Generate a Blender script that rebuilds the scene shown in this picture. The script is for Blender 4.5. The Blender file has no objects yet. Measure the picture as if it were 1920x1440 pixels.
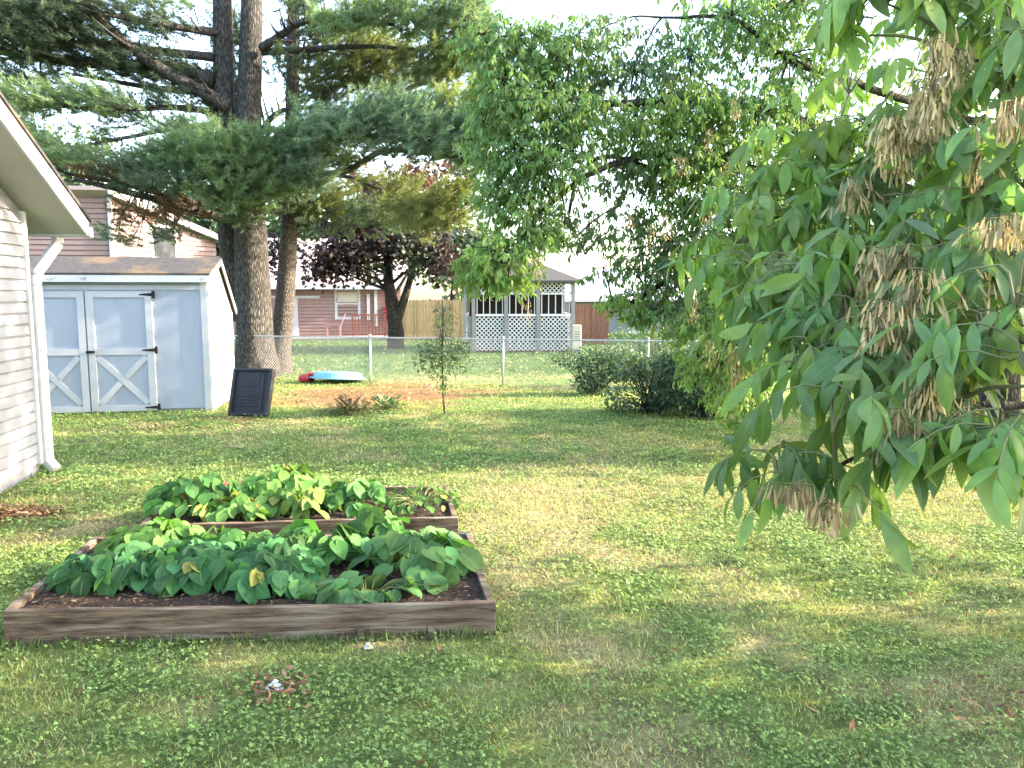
import bpy, math, random
import numpy as np
from mathutils import Vector
rng = np.random.default_rng(7); random.seed(7)
sc = bpy.context.scene; COL = sc.collection
A = np.array
# ------------------------------------------------------------------ camera model (photo is 1920x1440)
F_PX, PITCH, CAM_H = 1442.0, math.radians(6.6), 1.8
cp, sp = math.cos(PITCH), math.sin(PITCH)
PSI = math.radians(9.4)
R_AX = A([math.cos(PSI), math.sin(PSI), 0.0]); F_AX = A([-math.sin(PSI), math.cos(PSI), 0.0]); UP = A([0, 0, 1.0])

def ray(u, v):
    x = (u-960)/F_PX; z = -(v-720)/F_PX
    return A([x, cp+z*sp, -sp+z*cp])
def at(u, v, Y):                       # the point seen at pixel (u,v) standing Y metres ahead
    d = ray(u, v); return A([0, 0, CAM_H]) + d*(Y/d[1])
def vnoise(x, y, scale, seed=0):
    x = np.asarray(x, float)/scale+seed*17.31; y = np.asarray(y, float)/scale+seed*5.77
    xi = np.floor(x); yi = np.floor(y); fx = x-xi; fy = y-yi
    fx = fx*fx*(3-2*fx); fy = fy*fy*(3-2*fy)
    def h(a, b):
        s = np.sin(a*127.1+b*311.7+seed*13.7)*43758.5453
        return s-np.floor(s)
    return (h(xi, yi)*(1-fx)+h(xi+1, yi)*fx)*(1-fy)+(h(xi, yi+1)*(1-fx)+h(xi+1, yi+1)*fx)*fy
def fbm(x, y, scale, seed=0):
    return (vnoise(x, y, scale, seed)*.5+vnoise(x, y, scale*.47, seed+3)*.3+vnoise(x, y, scale*.21, seed+7)*.2)
def gz(x, y):
    t = np.clip((np.asarray(y, float)-11.5)/5.5, 0, 1); s = t*t*(3-2*t)
    return -.2*s+.03*(fbm(x, y, 1.7, 1)-.5)
def gnd(u, v):
    d = ray(u, v); t = 5.0; z = 0.0
    for _ in range(30):
        t = (z-CAM_H)/d[2]; p = d*t; z = float(gz(p[0], p[1]))
    return A([p[0], p[1], z])
def on_line(u, P, D, z=1.0):           # distance s so that P + s*D shows at column u
    k = (u-960)/F_PX; dz = -(z-CAM_H)*sp
    return (k*(P[1]*cp+dz)-P[0])/(D[0]-k*D[1]*cp)
def N(v): v = np.asarray(v, float); return v/np.linalg.norm(v)

# ------------------------------------------------------------------ mesh builder
class MB:
    def __init__(s): s.v=[]; s.f={3:[], 4:[]}; s.c=[]; s.u=[]; s.n=0; s.smooth=False
    def add(s, V, Fs, col=None, uv=None):
        V = np.asarray(V, float).reshape(-1, 3)
        if isinstance(Fs, list) and Fs and isinstance(Fs[0], (list, tuple)): Fs = [np.array([q for q in Fs if len(q) == k], int) for k in (3, 4)]
        for F in (Fs if isinstance(Fs, list) else [Fs]):
            F = np.asarray(F, int)
            if F.size: s.f[F.shape[1]].append(F+s.n)
        s.v.append(V); m = len(V)
        c = np.ones((m, 4)); 
        if col is not None: c[:, :3] = np.asarray(col, float)
        s.c.append(c)
        s.u.append(np.zeros((m, 2)) if uv is None else uv); s.n += m
    def box(s, c, size, ax=(A([1., 0, 0]), A([0, 1., 0]), UP), col=None):
        c = np.asarray(c, float); V = []
        for k in (-.5, .5):
            for j in (-.5, .5):
                for i in (-.5, .5): V.append(c+ax[0]*size[0]*i+ax[1]*size[1]*j+ax[2]*size[2]*k)
        s.add(V, [[0, 2, 3, 1], [4, 5, 7, 6], [0, 1, 5, 4], [2, 6, 7, 3], [0, 4, 6, 2], [1, 3, 7, 5]], col)
    def bar(s, p, q, w, h, up=UP, col=None):
        p = np.asarray(p, float); q = np.asarray(q, float); d = q-p; L = np.linalg.norm(d); d = d/L
        sd = np.cross(d, up)
        sd = N(sd) if np.linalg.norm(sd) > 1e-6 else A([1., 0, 0])
        u2 = np.cross(sd, d); s.box((p+q)/2, (L, w, h), (d, sd, u2), col)
    def tube(s, P, rad, n=8, cap=True, bump=0., col=None):
        P = np.asarray(P, float); m = len(P); rad = np.broadcast_to(np.asarray(rad, float), (m,))
        T = np.gradient(P, axis=0); T /= np.linalg.norm(T, axis=1)[:, None]+1e-9
        ref = A([0.31, .95, 0.02]) if abs(T[0][2]) > .7 else UP
        Aa = np.cross(T, ref); Aa /= np.linalg.norm(Aa, axis=1)[:, None]+1e-9; B = np.cross(T, Aa)
        th = np.arange(n)*2*math.pi/n
        rr = rad[:, None]*np.ones(n)[None]
        if bump: rr = rr*(1+bump*(rng.random((m, n))-.5))
        V = P[:, None]+rr[..., None]*(np.cos(th)[None, :, None]*Aa[:, None]+np.sin(th)[None, :, None]*B[:, None])
        V = V.reshape(-1, 3); i = np.arange(m-1)[:, None]*n; j = np.arange(n)[None]; j2 = (j+1) % n
        Q = np.stack([i+j, i+j2, i+n+j2, i+n+j], -1).reshape(-1, 4)
        fs = [Q]
        if cap:
            V = np.vstack([V, P[0], P[-1]]); jj = np.arange(n)
            fs.append(np.stack([np.full(n, m*n), (jj+1) % n, jj], -1)); fs.append(np.stack([np.full(n, m*n+1), (m-1)*n+jj, (m-1)*n+(jj+1) % n], -1))
        s.add(V, fs, col)
    def prism(s, poly, off, col=None):                      # polygon (list of points) extruded by the vector off
        P = np.asarray(poly, float); k = len(P); V = np.vstack([P, P+off]); c0 = len(V)
        V = np.vstack([V, P.mean(0), P.mean(0)+off]); j = np.arange(k); j2 = (j+1) % k
        s.add(V, [np.stack([j, j2, j2+k, j+k], -1), np.stack([np.full(k, c0), j2, j], -1), np.stack([np.full(k, c0+1), j+k, j2+k], -1)], col)
    def blades(s, P, D, Nn, L, W, prof, droop, fold, col, back=0.):
        P = np.asarray(P, float); M = len(P)
        if M == 0: return
        nr = len(prof); t = np.linspace(0, 1, nr)
        D = D/np.linalg.norm(D, axis=1)[:, None]; S = np.cross(D, Nn); S /= np.linalg.norm(S, axis=1)[:, None]+1e-9; Nn = np.cross(S, D)
        a = np.broadcast_to(np.asarray(droop, float)+1e-4, (M,))[:, None]*np.ones(nr)[None]; at_ = a*t[None]
        Lb = np.broadcast_to(np.asarray(L, float), (M,))[:, None]; Wb = np.broadcast_to(np.asarray(W, float), (M,))[:, None]
        C = P[:, None]+D[:, None]*(Lb*np.sin(at_)/a)[..., None]-Nn[:, None]*(Lb*(1-np.cos(at_))/a)[..., None]
        Nl = Nn[:, None]*np.cos(at_)[..., None]+D[:, None]*np.sin(at_)[..., None]
        h = (Wb*.5)*np.asarray(prof)[None]
        fo = np.broadcast_to(np.asarray(fold, float), (M,))[:, None, None]
        e = S[:, None]*(h[..., None]*np.cos(fo))+Nl*(h[..., None]*np.sin(fo))
        e2 = -S[:, None]*(h[..., None]*np.cos(fo))+Nl*(h[..., None]*np.sin(fo))
        bk = D[:, None]*(Lb*back*(1-t[None])**4)[..., None]
        V = np.stack([C+e-bk, C, C+e2-bk], 2).reshape(-1, 3)
        b = (np.arange(M)*nr*3)[:, None]+(np.arange(nr-1)*3)[None]; b = b.reshape(-1)
        Q = np.concatenate([np.stack([b, b+1, b+4, b+3], -1), np.stack([b+1, b+2, b+5, b+4], -1)])
        uv = np.broadcast_to(np.stack(np.broadcast_arrays(A([0, .5, 1.])[None], t[:, None]), -1)[None], (M, nr, 3, 2)).reshape(-1, 2)
        c = np.repeat(np.broadcast_to(col, (M, 3)), nr*3, axis=0)
        s.add(V, Q, c, uv)
    def tris(s, P, tip, side, col):                          # thin needles
        M = len(P); V = np.stack([P-side, P+side, tip], 1).reshape(-1, 3)
        s.add(V, np.arange(M*3).reshape(-1, 3), np.repeat(np.broadcast_to(col, (M, 3)), 3, axis=0))
    def build(s, name, mat, parent=None, smooth=None, bevel=0):
        me = bpy.data.meshes.new(name)
        V = np.vstack(s.v)
        if parent is not None:
            o_, q = A([0., 0, 0]), parent
            while q is not None: o_ = o_+A(q.location); q = q.parent
            V = V-o_
        F3 = np.vstack(s.f[3]) if s.f[3] else np.zeros((0, 3), int); F4 = np.vstack(s.f[4]) if s.f[4] else np.zeros((0, 4), int)
        me.vertices.add(len(V)); me.vertices.foreach_set('co', V.ravel())
        nl = F3.size+F4.size; me.loops.add(nl); me.loops.foreach_set('vertex_index', np.concatenate([F3.ravel(), F4.ravel()]).astype(np.int32))
        np_ = len(F3)+len(F4); me.polygons.add(np_)
        tot = np.concatenate([np.full(len(F3), 3), np.full(len(F4), 4)]); st = np.concatenate([[0], np.cumsum(tot)[:-1]]) if np_ else []
        me.polygons.foreach_set('loop_start', np.asarray(st, np.int32)); me.polygons.foreach_set('loop_total', tot.astype(np.int32))
        me.update(calc_edges=True)
        at_ = me.attributes.new('col', 'FLOAT_COLOR', 'POINT'); at_.data.foreach_set('color', np.vstack(s.c).ravel())
        au = me.attributes.new('uvm', 'FLOAT2', 'POINT'); au.data.foreach_set('vector', np.vstack(s.u).ravel())
        me.polygons.foreach_set('use_smooth', np.full(np_, bool(s.smooth if smooth is None else smooth)))
        me.materials.append(mat); me.validate()
        o = bpy.data.objects.new(name, me); COL.objects.link(o)
        if parent is not None: o.parent = parent
        if bevel:
            b = o.modifiers.new('bevel', 'BEVEL'); b.width = bevel; b.segments = 2; b.limit_method = 'ANGLE'
        return o
def tag(o, label=None, cat=None, group=None, kind=None):
    for k, v in (('label', label), ('category', cat), ('group', group), ('kind', kind)):
        if v: o[k] = v
    return o
def thing(name, loc, label, cat, group=None):
    o = bpy.data.objects.new(name, None); COL.objects.link(o); o.location = [float(a) for a in loc]; o.empty_display_size = .2
    return tag(o, label, cat, group)

# ------------------------------------------------------------------ materials
def newmat(name):
    m = bpy.data.materials.new(name); m.use_nodes = True; nt = m.node_tree; nt.nodes.clear()
    out = nt.nodes.new('ShaderNodeOutputMaterial'); b = nt.nodes.new('ShaderNodeBsdfPrincipled'); nt.links.new(b.outputs[0], out.inputs[0])
    return m, nt, b, out
def nd(nt, t, **kw):
    n = nt.nodes.new(t)
    for k, v in kw.items(): setattr(n, k, v)
    return n
def pm(name, c1, c2=None, scale=4., stretch=(1, 1, 1), rough=.7, bump=0., bscale=None, c3=None, s3=1.5, lo=.35, hi=.65, metal=0., spec=.3, detail=6, thr3=(.55, .7), knots=False):
    m, nt, b, out = newmat(name); lk = nt.links.new
    b.inputs['Roughness'].default_value = rough; b.inputs['Metallic'].default_value = metal; b.inputs['Specular IOR Level'].default_value = spec
    if c2 is None: c2 = [c*.85 for c in c1]
    tc = nd(nt, 'ShaderNodeTexCoord'); mp = nd(nt, 'ShaderNodeMapping'); mp.inputs['Scale'].default_value = stretch; lk(tc.outputs['Object'], mp.inputs[0])
    no = nd(nt, 'ShaderNodeTexNoise'); no.inputs['Scale'].default_value = scale; no.inputs['Detail'].default_value = detail; no.inputs['Roughness'].default_value = .65; lk(mp.outputs[0], no.inputs[0])
    cr = nd(nt, 'ShaderNodeValToRGB'); lk(no.outputs[0], cr.inputs[0])
    cr.color_ramp.elements[0].position = lo; cr.color_ramp.elements[0].color = (*c1, 1); cr.color_ramp.elements[1].position = hi; cr.color_ramp.elements[1].color = (*c2, 1)
    colr = cr.outputs[0]
    if c3:
        n3 = nd(nt, 'ShaderNodeTexNoise'); n3.inputs['Scale'].default_value = s3; n3.inputs['Detail'].default_value = 5; lk(mp.outputs[0], n3.inputs[0])
        r3 = nd(nt, 'ShaderNodeMapRange'); r3.inputs[1].default_value = thr3[0]; r3.inputs[2].default_value = thr3[1]; lk(n3.outputs[0], r3.inputs[0])
        mx = nd(nt, 'ShaderNodeMix', data_type='RGBA'); lk(r3.outputs[0], mx.inputs[0]); lk(colr, mx.inputs[6]); mx.inputs[7].default_value = (*c3, 1); colr = mx.outputs[2]
    if knots:
        mk = nd(nt, 'ShaderNodeMapping'); mk.inputs['Scale'].default_value = (2.1, 4, 7); lk(tc.outputs['Object'], mk.inputs[0]); vk = nd(nt, 'ShaderNodeTexVoronoi'); vk.inputs['Scale'].default_value = 1.; lk(mk.outputs[0], vk.inputs[0])
        rk = nd(nt, 'ShaderNodeMapRange'); rk.inputs[1].default_value = .07; rk.inputs[2].default_value = .22; rk.inputs[3].default_value = .75; rk.inputs[4].default_value = 0.; lk(vk.outputs[0], rk.inputs[0])
        xk = nd(nt, 'ShaderNodeMix', data_type='RGBA'); lk(rk.outputs[0], xk.inputs[0]); lk(colr, xk.inputs[6]); xk.inputs[7].default_value = (.035, .02, .014, 1); colr = xk.outputs[2]
    lk(colr, b.inputs['Base Color'])
    if bump:
        nb = no
        if bscale:
            nb = nd(nt, 'ShaderNodeTexNoise'); nb.inputs['Scale'].default_value = bscale; nb.inputs['Detail'].default_value = 6; lk(mp.outputs[0], nb.inputs[0])
        bp = nd(nt, 'ShaderNodeBump'); bp.inputs['Strength'].default_value = bump; bp.inputs['Distance'].default_value = .02; lk(nb.outputs[0], bp.inputs['Height']); lk(bp.outputs[0], b.inputs['Normal'])
    return m
def leafmat(name, rough=.45, trans=.35, veins=False, spec=.4, var=.25, tgain=(1.25, 1.35, .55)):
    m, nt, b, out = newmat(name); lk = nt.links.new
    at_ = nd(nt, 'ShaderNodeAttribute', attribute_name='col')
    tc = nd(nt, 'ShaderNodeTexCoord'); no = nd(nt, 'ShaderNodeTexNoise'); no.inputs['Scale'].default_value = 30; lk(tc.outputs['Object'], no.inputs[0])
    mr = nd(nt, 'ShaderNodeMapRange'); mr.inputs[1].default_value = .3; mr.inputs[2].default_value = .7; mr.inputs[3].default_value = 1-var; mr.inputs[4].default_value = 1+var; lk(no.outputs[0], mr.inputs[0])
    mx = nd(nt, 'ShaderNodeMix', data_type='RGBA', blend_type='MULTIPLY'); mx.inputs[0].default_value = 1; lk(at_.outputs['Color'], mx.inputs[6]); lk(mr.outputs[0], mx.inputs[7])
    colr = mx.outputs[2]
    if veins:
        ua = nd(nt, 'ShaderNodeAttribute', attribute_name='uvm'); sx = nd(nt, 'ShaderNodeSeparateXYZ'); lk(ua.outputs['Vector'], sx.inputs[0])
        def mth(op, a, bb):
            n = nd(nt, 'ShaderNodeMath', operation=op)
            for i, q in enumerate((a, bb)):
                if q is None: continue
                if isinstance(q, (int, float)): n.inputs[i].default_value = q
                else: lk(q, n.inputs[i])
            return n.outputs[0]
        du = mth('ABSOLUTE', mth('SUBTRACT', sx.outputs[0], .5), None)
        mid = mth('LESS_THAN', du, .035)
        ph = mth('SUBTRACT', mth('MULTIPLY', sx.outputs[1], 9.), mth('MULTIPLY', du, 7.))
        vein = mth('LESS_THAN', mth('FRACT', ph, None), .13)
        ve = mth('MAXIMUM', mth('MULTIPLY', mid, .55), mth('MULTIPLY', vein, .13))
        m2 = nd(nt, 'ShaderNodeMix', data_type='RGBA'); lk(ve, m2.inputs[0]); lk(colr, m2.inputs[6]); m2.inputs[7].default_value = (.22, .32, .11, 1); colr = m2.outputs[2]
        bp = nd(nt, 'ShaderNodeBump'); bp.inputs['Strength'].default_value = .35; bp.inputs['Distance'].default_value = .004; bp.invert = True; lk(ve, bp.inputs['Height']); lk(bp.outputs[0], b.inputs['Normal'])
    lk(colr, b.inputs['Base Color']); b.inputs['Roughness'].default_value = rough; b.inputs['Specular IOR Level'].default_value = spec
    tr = nd(nt, 'ShaderNodeBsdfTranslucent'); mt = nd(nt, 'ShaderNodeMix', data_type='RGBA', blend_type='MULTIPLY'); mt.inputs[0].default_value = 1; lk(colr, mt.inputs[6]); mt.inputs[7].default_value = (*tgain, 1); lk(mt.outputs[2], tr.inputs[0])
    ms = nd(nt, 'ShaderNodeMixShader'); ms.inputs[0].default_value = trans; lk(b.outputs[0], ms.inputs[1]); lk(tr.outputs[0], ms.inputs[2]); lk(ms.outputs[0], out.inputs[0])
    return m
def bark(name, c1, c2, sx=9., sz=1.6, lich=None):
    m, nt, b, out = newmat(name); lk = nt.links.new
    tc = nd(nt, 'ShaderNodeTexCoord'); mp = nd(nt, 'ShaderNodeMapping'); mp.inputs['Scale'].default_value = (sx, sx, sz); lk(tc.outputs['Object'], mp.inputs[0])
    vo = nd(nt, 'ShaderNodeTexVoronoi', feature='DISTANCE_TO_EDGE'); vo.inputs['Scale'].default_value = 1.5
    no = nd(nt, 'ShaderNodeTexNoise'); no.inputs['Scale'].default_value = 2.5; no.inputs['Detail'].default_value = 8; lk(mp.outputs[0], no.inputs[0])
    ad = nd(nt, 'ShaderNodeMix', data_type='RGBA', blend_type='ADD'); ad.inputs[0].default_value = .6; lk(mp.outputs[0], ad.inputs[6]); lk(no.outputs['Color'], ad.inputs[7]); lk(ad.outputs[2], vo.inputs[0])
    mr = nd(nt, 'ShaderNodeMapRange'); mr.inputs[2].default_value = .3; lk(vo.outputs[0], mr.inputs[0])
    mm = nd(nt, 'ShaderNodeMath', operation='MULTIPLY'); lk(mr.outputs[0], mm.inputs[0]); lk(no.outputs[0], mm.inputs[1])
    cr = nd(nt, 'ShaderNodeValToRGB'); cr.color_ramp.elements[0].position = .05; cr.color_ramp.elements[0].color = (*c1, 1); cr.color_ramp.elements[1].position = .6; cr.color_ramp.elements[1].color = (*c2, 1); lk(mm.outputs[0], cr.inputs[0])
    lk(cr.outputs[0], b.inputs['Base Color']); b.inputs['Roughness'].default_value = .9; b.inputs['Specular IOR Level'].default_value = .15
    bp = nd(nt, 'ShaderNodeBump'); bp.inputs['Strength'].default_value = .9; bp.inputs['Distance'].default_value = .04; lk(mm.outputs[0], bp.inputs['Height']); lk(bp.outputs[0], b.inputs['Normal'])
    return m
M = {}
M['white'] = pm('white_paint', (.54, .55, .57), (.47, .48, .5), 3, rough=.5)
M['trim'] = pm('worn_white_trim', (.62, .63, .66), (.55, .57, .6), 3, rough=.55, c3=(.34, .33, .32), s3=9, thr3=(.63, .7))
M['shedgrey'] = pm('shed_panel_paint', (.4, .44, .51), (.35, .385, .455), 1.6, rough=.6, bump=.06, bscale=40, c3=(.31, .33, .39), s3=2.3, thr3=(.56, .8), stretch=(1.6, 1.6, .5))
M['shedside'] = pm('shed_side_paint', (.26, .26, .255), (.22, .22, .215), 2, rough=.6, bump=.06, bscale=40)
M['shingle'] = pm('weathered_shingles', (.045, .045, .05), (.09, .08, .075), 14, stretch=(1, 1, 1), rough=.95, bump=.4, c3=(.15, .11, .07), s3=1.6, thr3=(.54, .66))
M['siding'] = pm('pale_vinyl_siding', (.24, .25, .285), (.21, .22, .25), 1.5, stretch=(1, .3, 2), rough=.5, bump=.04, bscale=30)
M['soffit'] = pm('soffit_paint', (.4, .4, .37), (.35, .35, .31), 1.2, rough=.6)
M['black_metal'] = pm('black_iron', (.012, .012, .013), (.03, .028, .026), 20, rough=.45)
M['black_plastic'] = pm('black_plastic', (.014, .014, .02), (.03, .03, .038), 6, rough=.42, spec=.5)
M['pinksiding'] = pm('mauve_siding', (.28, .2, .2), (.24, .17, .17), 2, rough=.6)
M['brownsiding'] = pm('rosy_brown_siding', (.34, .225, .2), (.28, .185, .165), 2, rough=.6)
M['pinkroof'] = pm('pale_pink_shingles', (.42, .35, .35), (.33, .27, .28), 30, rough=.9)
M['grey_roof'] = pm('grey_shingle_roof', (.055, .053, .05), (.09, .085, .08), 25, rough=.9)
M['white_roof'] = pm('white_metal_roof', (.8, .8, .8), (.72, .72, .73), 2, rough=.35)
M['glass'] = pm('dark_window_glass', (.03, .035, .04), (.08, .09, .1), 1.5, rough=.08, spec=.8)
M['dark'] = pm('interior_shade', (.012, .012, .013), (.02, .02, .02), 3, rough=.9)  # near-black colour stands in for shade inside the gazebo
M['concrete'] = pm('concrete', (.42, .39, .36), (.34, .31, .28), 6, rough=.9, bump=.15)
M['cedar'] = pm('cedar_boards', (.36, .27, .15), (.28, .2, .11), 5, stretch=(6, 6, .6), rough=.8, bump=.2)
M['brownwood'] = pm('dark_brown_boards', (.1, .05, .035), (.16, .085, .055), 5, stretch=(6, 6, .6), rough=.8, bump=.2)
M['redwood'] = pm('reddish_stained_wood', (.26, .11, .08), (.2, .08, .06), 6, rough=.7)
M['galv'] = pm('galvanised_steel', (.5, .5, .5), (.4, .4, .41), 12, rough=.45, metal=.6)
M['bluepool'] = pm('light_blue_plastic', (.16, .43, .62), (.24, .52, .7), 2.5, rough=.35, spec=.5)
M['redplastic'] = pm('red_plastic', (.55, .03, .05), (.45, .02, .04), 3, rough=.35, spec=.5)
M['pinkplastic'] = pm('pink_plastic', (.46, .27, .26), (.4, .22, .21), 3, rough=.4)
M['lattice'] = pm('white_lattice', (.68, .68, .69), (.6, .6, .61), 5, rough=.55)
M['gazpost'] = pm('grey_painted_post', (.27, .27, .27), (.22, .22, .22), 5, rough=.7)
M['soil'] = pm('dark_garden_soil', (.02, .013, .009), (.055, .034, .024), 18, rough=.95, bump=.8, bscale=40, c3=(.2, .14, .09), s3=55, thr3=(.62, .68))
M['bedwood'] = pm('weathered_bed_boards', (.085, .056, .04), (.29, .215, .15), 3.0, stretch=(1.4, 7, 17), rough=.85, bump=.8, bscale=14, detail=14, c3=(.36, .31, .25), s3=1.6, thr3=(.52, .72), lo=.38, hi=.66, knots=True)
M['pinebark'] = bark('pine_bark', (.03, .029, .028), (.14, .13, .122), 17, 3.4)
M['pinebark2'] = bark('slim_pine_bark', (.05, .044, .04), (.17, .15, .135), 16, 6)
M['ashbark'] = bark('ash_bark', (.03, .028, .026), (.13, .12, .1), 14, 4)
M['darkbark'] = bark('dark_bark', (.03, .024, .02), (.1, .08, .065), 14, 4)
M['twig'] = pm('green_twig', (.2, .22, .1), (.13, .12, .06), 8, rough=.6)
M['needles'] = leafmat('pine_needles', .55, .42, tgain=(1.2, 1.2, .6), var=.15)
M['ashleaf'] = leafmat('ash_leaves_far', .4, .52, tgain=(1.15, 1.2, .6))
M['ashnear'] = leafmat('ash_leaves_near', .33, .46, veins=True, var=.14, spec=.45)
M['seeds'] = leafmat('ash_seed_keys', .6, .3, tgain=(1.1, 1., .7))
M['mapleleaf'] = leafmat('purple_leaves', .55, .25, tgain=(1.2, .85, .6))
M['bushleaf'] = leafmat('bush_leaves', .42, .3)
M['bean'] = leafmat('vegetable_leaves', .62, .36, veins=True, var=.12, spec=.22)
M['stem'] = pm('green_stems', (.17, .22, .07), (.12, .16, .05), 10, rough=.6)
M['grass'] = leafmat('lawn_leaves', .6, .3, var=.2, spec=.25)
M['dry'] = leafmat('dry_leaves', .8, .15, tgain=(1, 1, .8))
M['paper'] = pm('white_scrap', (.75, .74, .72), (.6, .6, .58), 20, rough=.7)
M['terracotta'] = pm('orange_brick', (.35, .1, .06), (.25, .08, .05), 10, rough=.9)
M['cream'] = pm('cream_metal', (.6, .55, .45), (.5, .46, .38), 4, rough=.5)

# ------------------------------------------------------------------ layout points
beds = []
def bed_frame(fl, fr, depth, H, zt=0.):
    a = gnd(*fl); b = gnd(*fr); a[2] = b[2] = float(min(a[2], b[2])); rx = N(b-a); fy = A([-rx[1], rx[0], 0]); W = np.linalg.norm(b-a)
    return dict(o=a, r=rx, f=fy, W=W, D=depth, H=H)
bed1 = bed_frame((8, 1213), (930, 1190), 1.25, .185); bed2 = bed_frame((262, 1028), (860, 1012), .98, .17)
# turn the bed side direction towards the same vanishing point as the house
for b_ in (bed1, bed2): b_['f'] = F_AX.copy()
def bl(b, u, v, z=0.): return b['o']+b['r']*u+b['f']*v+UP*z
hc = gnd(75, 888); hc[2] = 0
house_ax = F_AX
shed0 = gnd(399, 771)
MULCH = gnd(20, 968)
def inside(b, x, y, m=0.):
    dx = x-b['o'][0]; dy = y-b['o'][1]; det = b['r'][0]*b['f'][1]-b['r'][1]*b['f'][0]
    u = (dx*b['f'][1]-dy*b['f'][0])/det; v = (dy*b['r'][0]-dx*b['r'][1])/det
    return (u > -m) & (u < b['W']+m) & (v > -m) & (v < b['D']+m)

# ------------------------------------------------------------------ ground
def lawn_mix(x, y):
    """dry fraction, clover fraction, needle litter fraction"""
    big = fbm(x, y*1.25, 1.5, 11); mid = fbm(x, y, .45, 23)
    near = np.clip((5.2-y)/2.4, 0, 1)
    dry = np.clip((big*.6+mid*.55-.56)*4.0+.3*near*np.clip((x+1.2)/1.6, 0, 1)+.12*near-.1, 0, 1)
    band = np.exp(-((y-6.9)/1.0)**2)*np.clip((x+.6)/.8, 0, 1); dry = np.clip(dry+band*.45, 0, 1)
    clov = np.clip((fbm(x, y, .5, 31)-.36)*4, 0, 1)*(1-.6*dry)
    e = ((x-(-2.7))/3.0)**2+((y-15.0)/2.9)**2
    lit = np.clip(1.05-e+1.9*(fbm(x, y, .7, 41)-.5), 0, 1)*np.clip(.35+1.3*fbm(x, y, .16, 47), 0, 1)
    e2 = ((x+4.1)/1.1)**2+((y-11.05)/.35)**2; lit = np.maximum(lit, np.clip(.7-e2+.9*(fbm(x, y, .3, 43)-.5), 0, .6))
    return dry, clov, lit
def lawn_color(x, y):
    dry, clov, lit = lawn_mix(x, y)
    g1 = A([.25, .31, .1]); g2 = A([.2, .285, .095]); gy = A([.4, .41, .13]); st = A([.52, .44, .25]); pl = A([.36, .2, .1])
    k = fbm(x, y, .25, 51)[:, None]
    c = g1*(1-clov[:, None])+g2*clov[:, None]
    yl = np.clip((k-.5)*3, 0, .7)*(1-.6*clov[:, None]); c = c*(1-yl)+gy*yl
    far = np.clip((y-17)/3, 0, 1)[:, None]; c = c*(1-far)+A([.1, .17, .055])*far
    dd = .8*dry[:, None]*(1-far); c = c*(1-dd)+st*dd
    l = lit[:, None]; return c*(1-l)+pl*l
def build_ground():
    xs = np.concatenate([np.linspace(-160, -9, 24), np.linspace(-8.8, 8.8, 200), np.linspace(9, 160, 24)])
    ys = np.concatenate([np.linspace(-60, 1.4, 14), np.linspace(1.5, 18, 220), np.linspace(18.3, 40, 60), np.linspace(42, 260, 16)])
    X, Y = np.meshgrid(xs, ys); x, y = X.ravel(), Y.ravel(); z = gz(x, y)
    e = ((x-MULCH[0])/.5)**2+((y-MULCH[1])/.22)**2
    c = lawn_color(x, y)*np.where(y < 16, .62, .75)[:, None]*(.6+.8*vnoise(x, y, .09, 3))[:, None]
    sm = np.clip(1.3-e, 0, 1)[:, None]; c = c*(1-sm)+A([.07, .045, .03])*sm
    nx = len(xs); i = (np.arange(len(ys)-1)[:, None]*nx+np.arange(nx-1)[None]).ravel()
    mb = MB(); mb.add(np.stack([x, y, z], -1), np.stack([i, i+1, i+nx+1, i+nx], -1), c)
    m, nt, b, out = newmat('lawn_soil'); lk = nt.links.new
    at_ = nd(nt, 'ShaderNodeAttribute', attribute_name='col'); tc = nd(nt, 'ShaderNodeTexCoord')
    no = nd(nt, 'ShaderNodeTexNoise'); no.inputs['Scale'].default_value = 28; no.inputs['Detail'].default_value = 8; no.inputs['Roughness'].default_value = .75; lk(tc.outputs['Object'], no.inputs[0])
    mr = nd(nt, 'ShaderNodeMapRange'); mr.inputs[1].default_value = .3; mr.inputs[2].default_value = .7; mr.inputs[3].default_value = .45; mr.inputs[4].default_value = 1.5; lk(no.outputs[0], mr.inputs[0])
    mx = nd(nt, 'ShaderNodeMix', data_type='RGBA', blend_type='MULTIPLY'); mx.inputs[0].default_value = 1; lk(at_.outputs['Color'], mx.inputs[6]); lk(mr.outputs[0], mx.inputs[7]); lk(mx.outputs[2], b.inputs['Base Color'])
    b.inputs['Roughness'].default_value = .95; b.inputs['Specular IOR Level'].default_value = .1
    bp = nd(nt, 'ShaderNodeBump'); bp.inputs['Strength'].default_value = .8; bp.inputs['Distance'].default_value = .03; lk(no.outputs[0], bp.inputs['Height']); lk(bp.outputs[0], b.inputs['Normal'])
    tag(mb.build('lawn', m, smooth=True), kind='structure')
build_ground()

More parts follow.
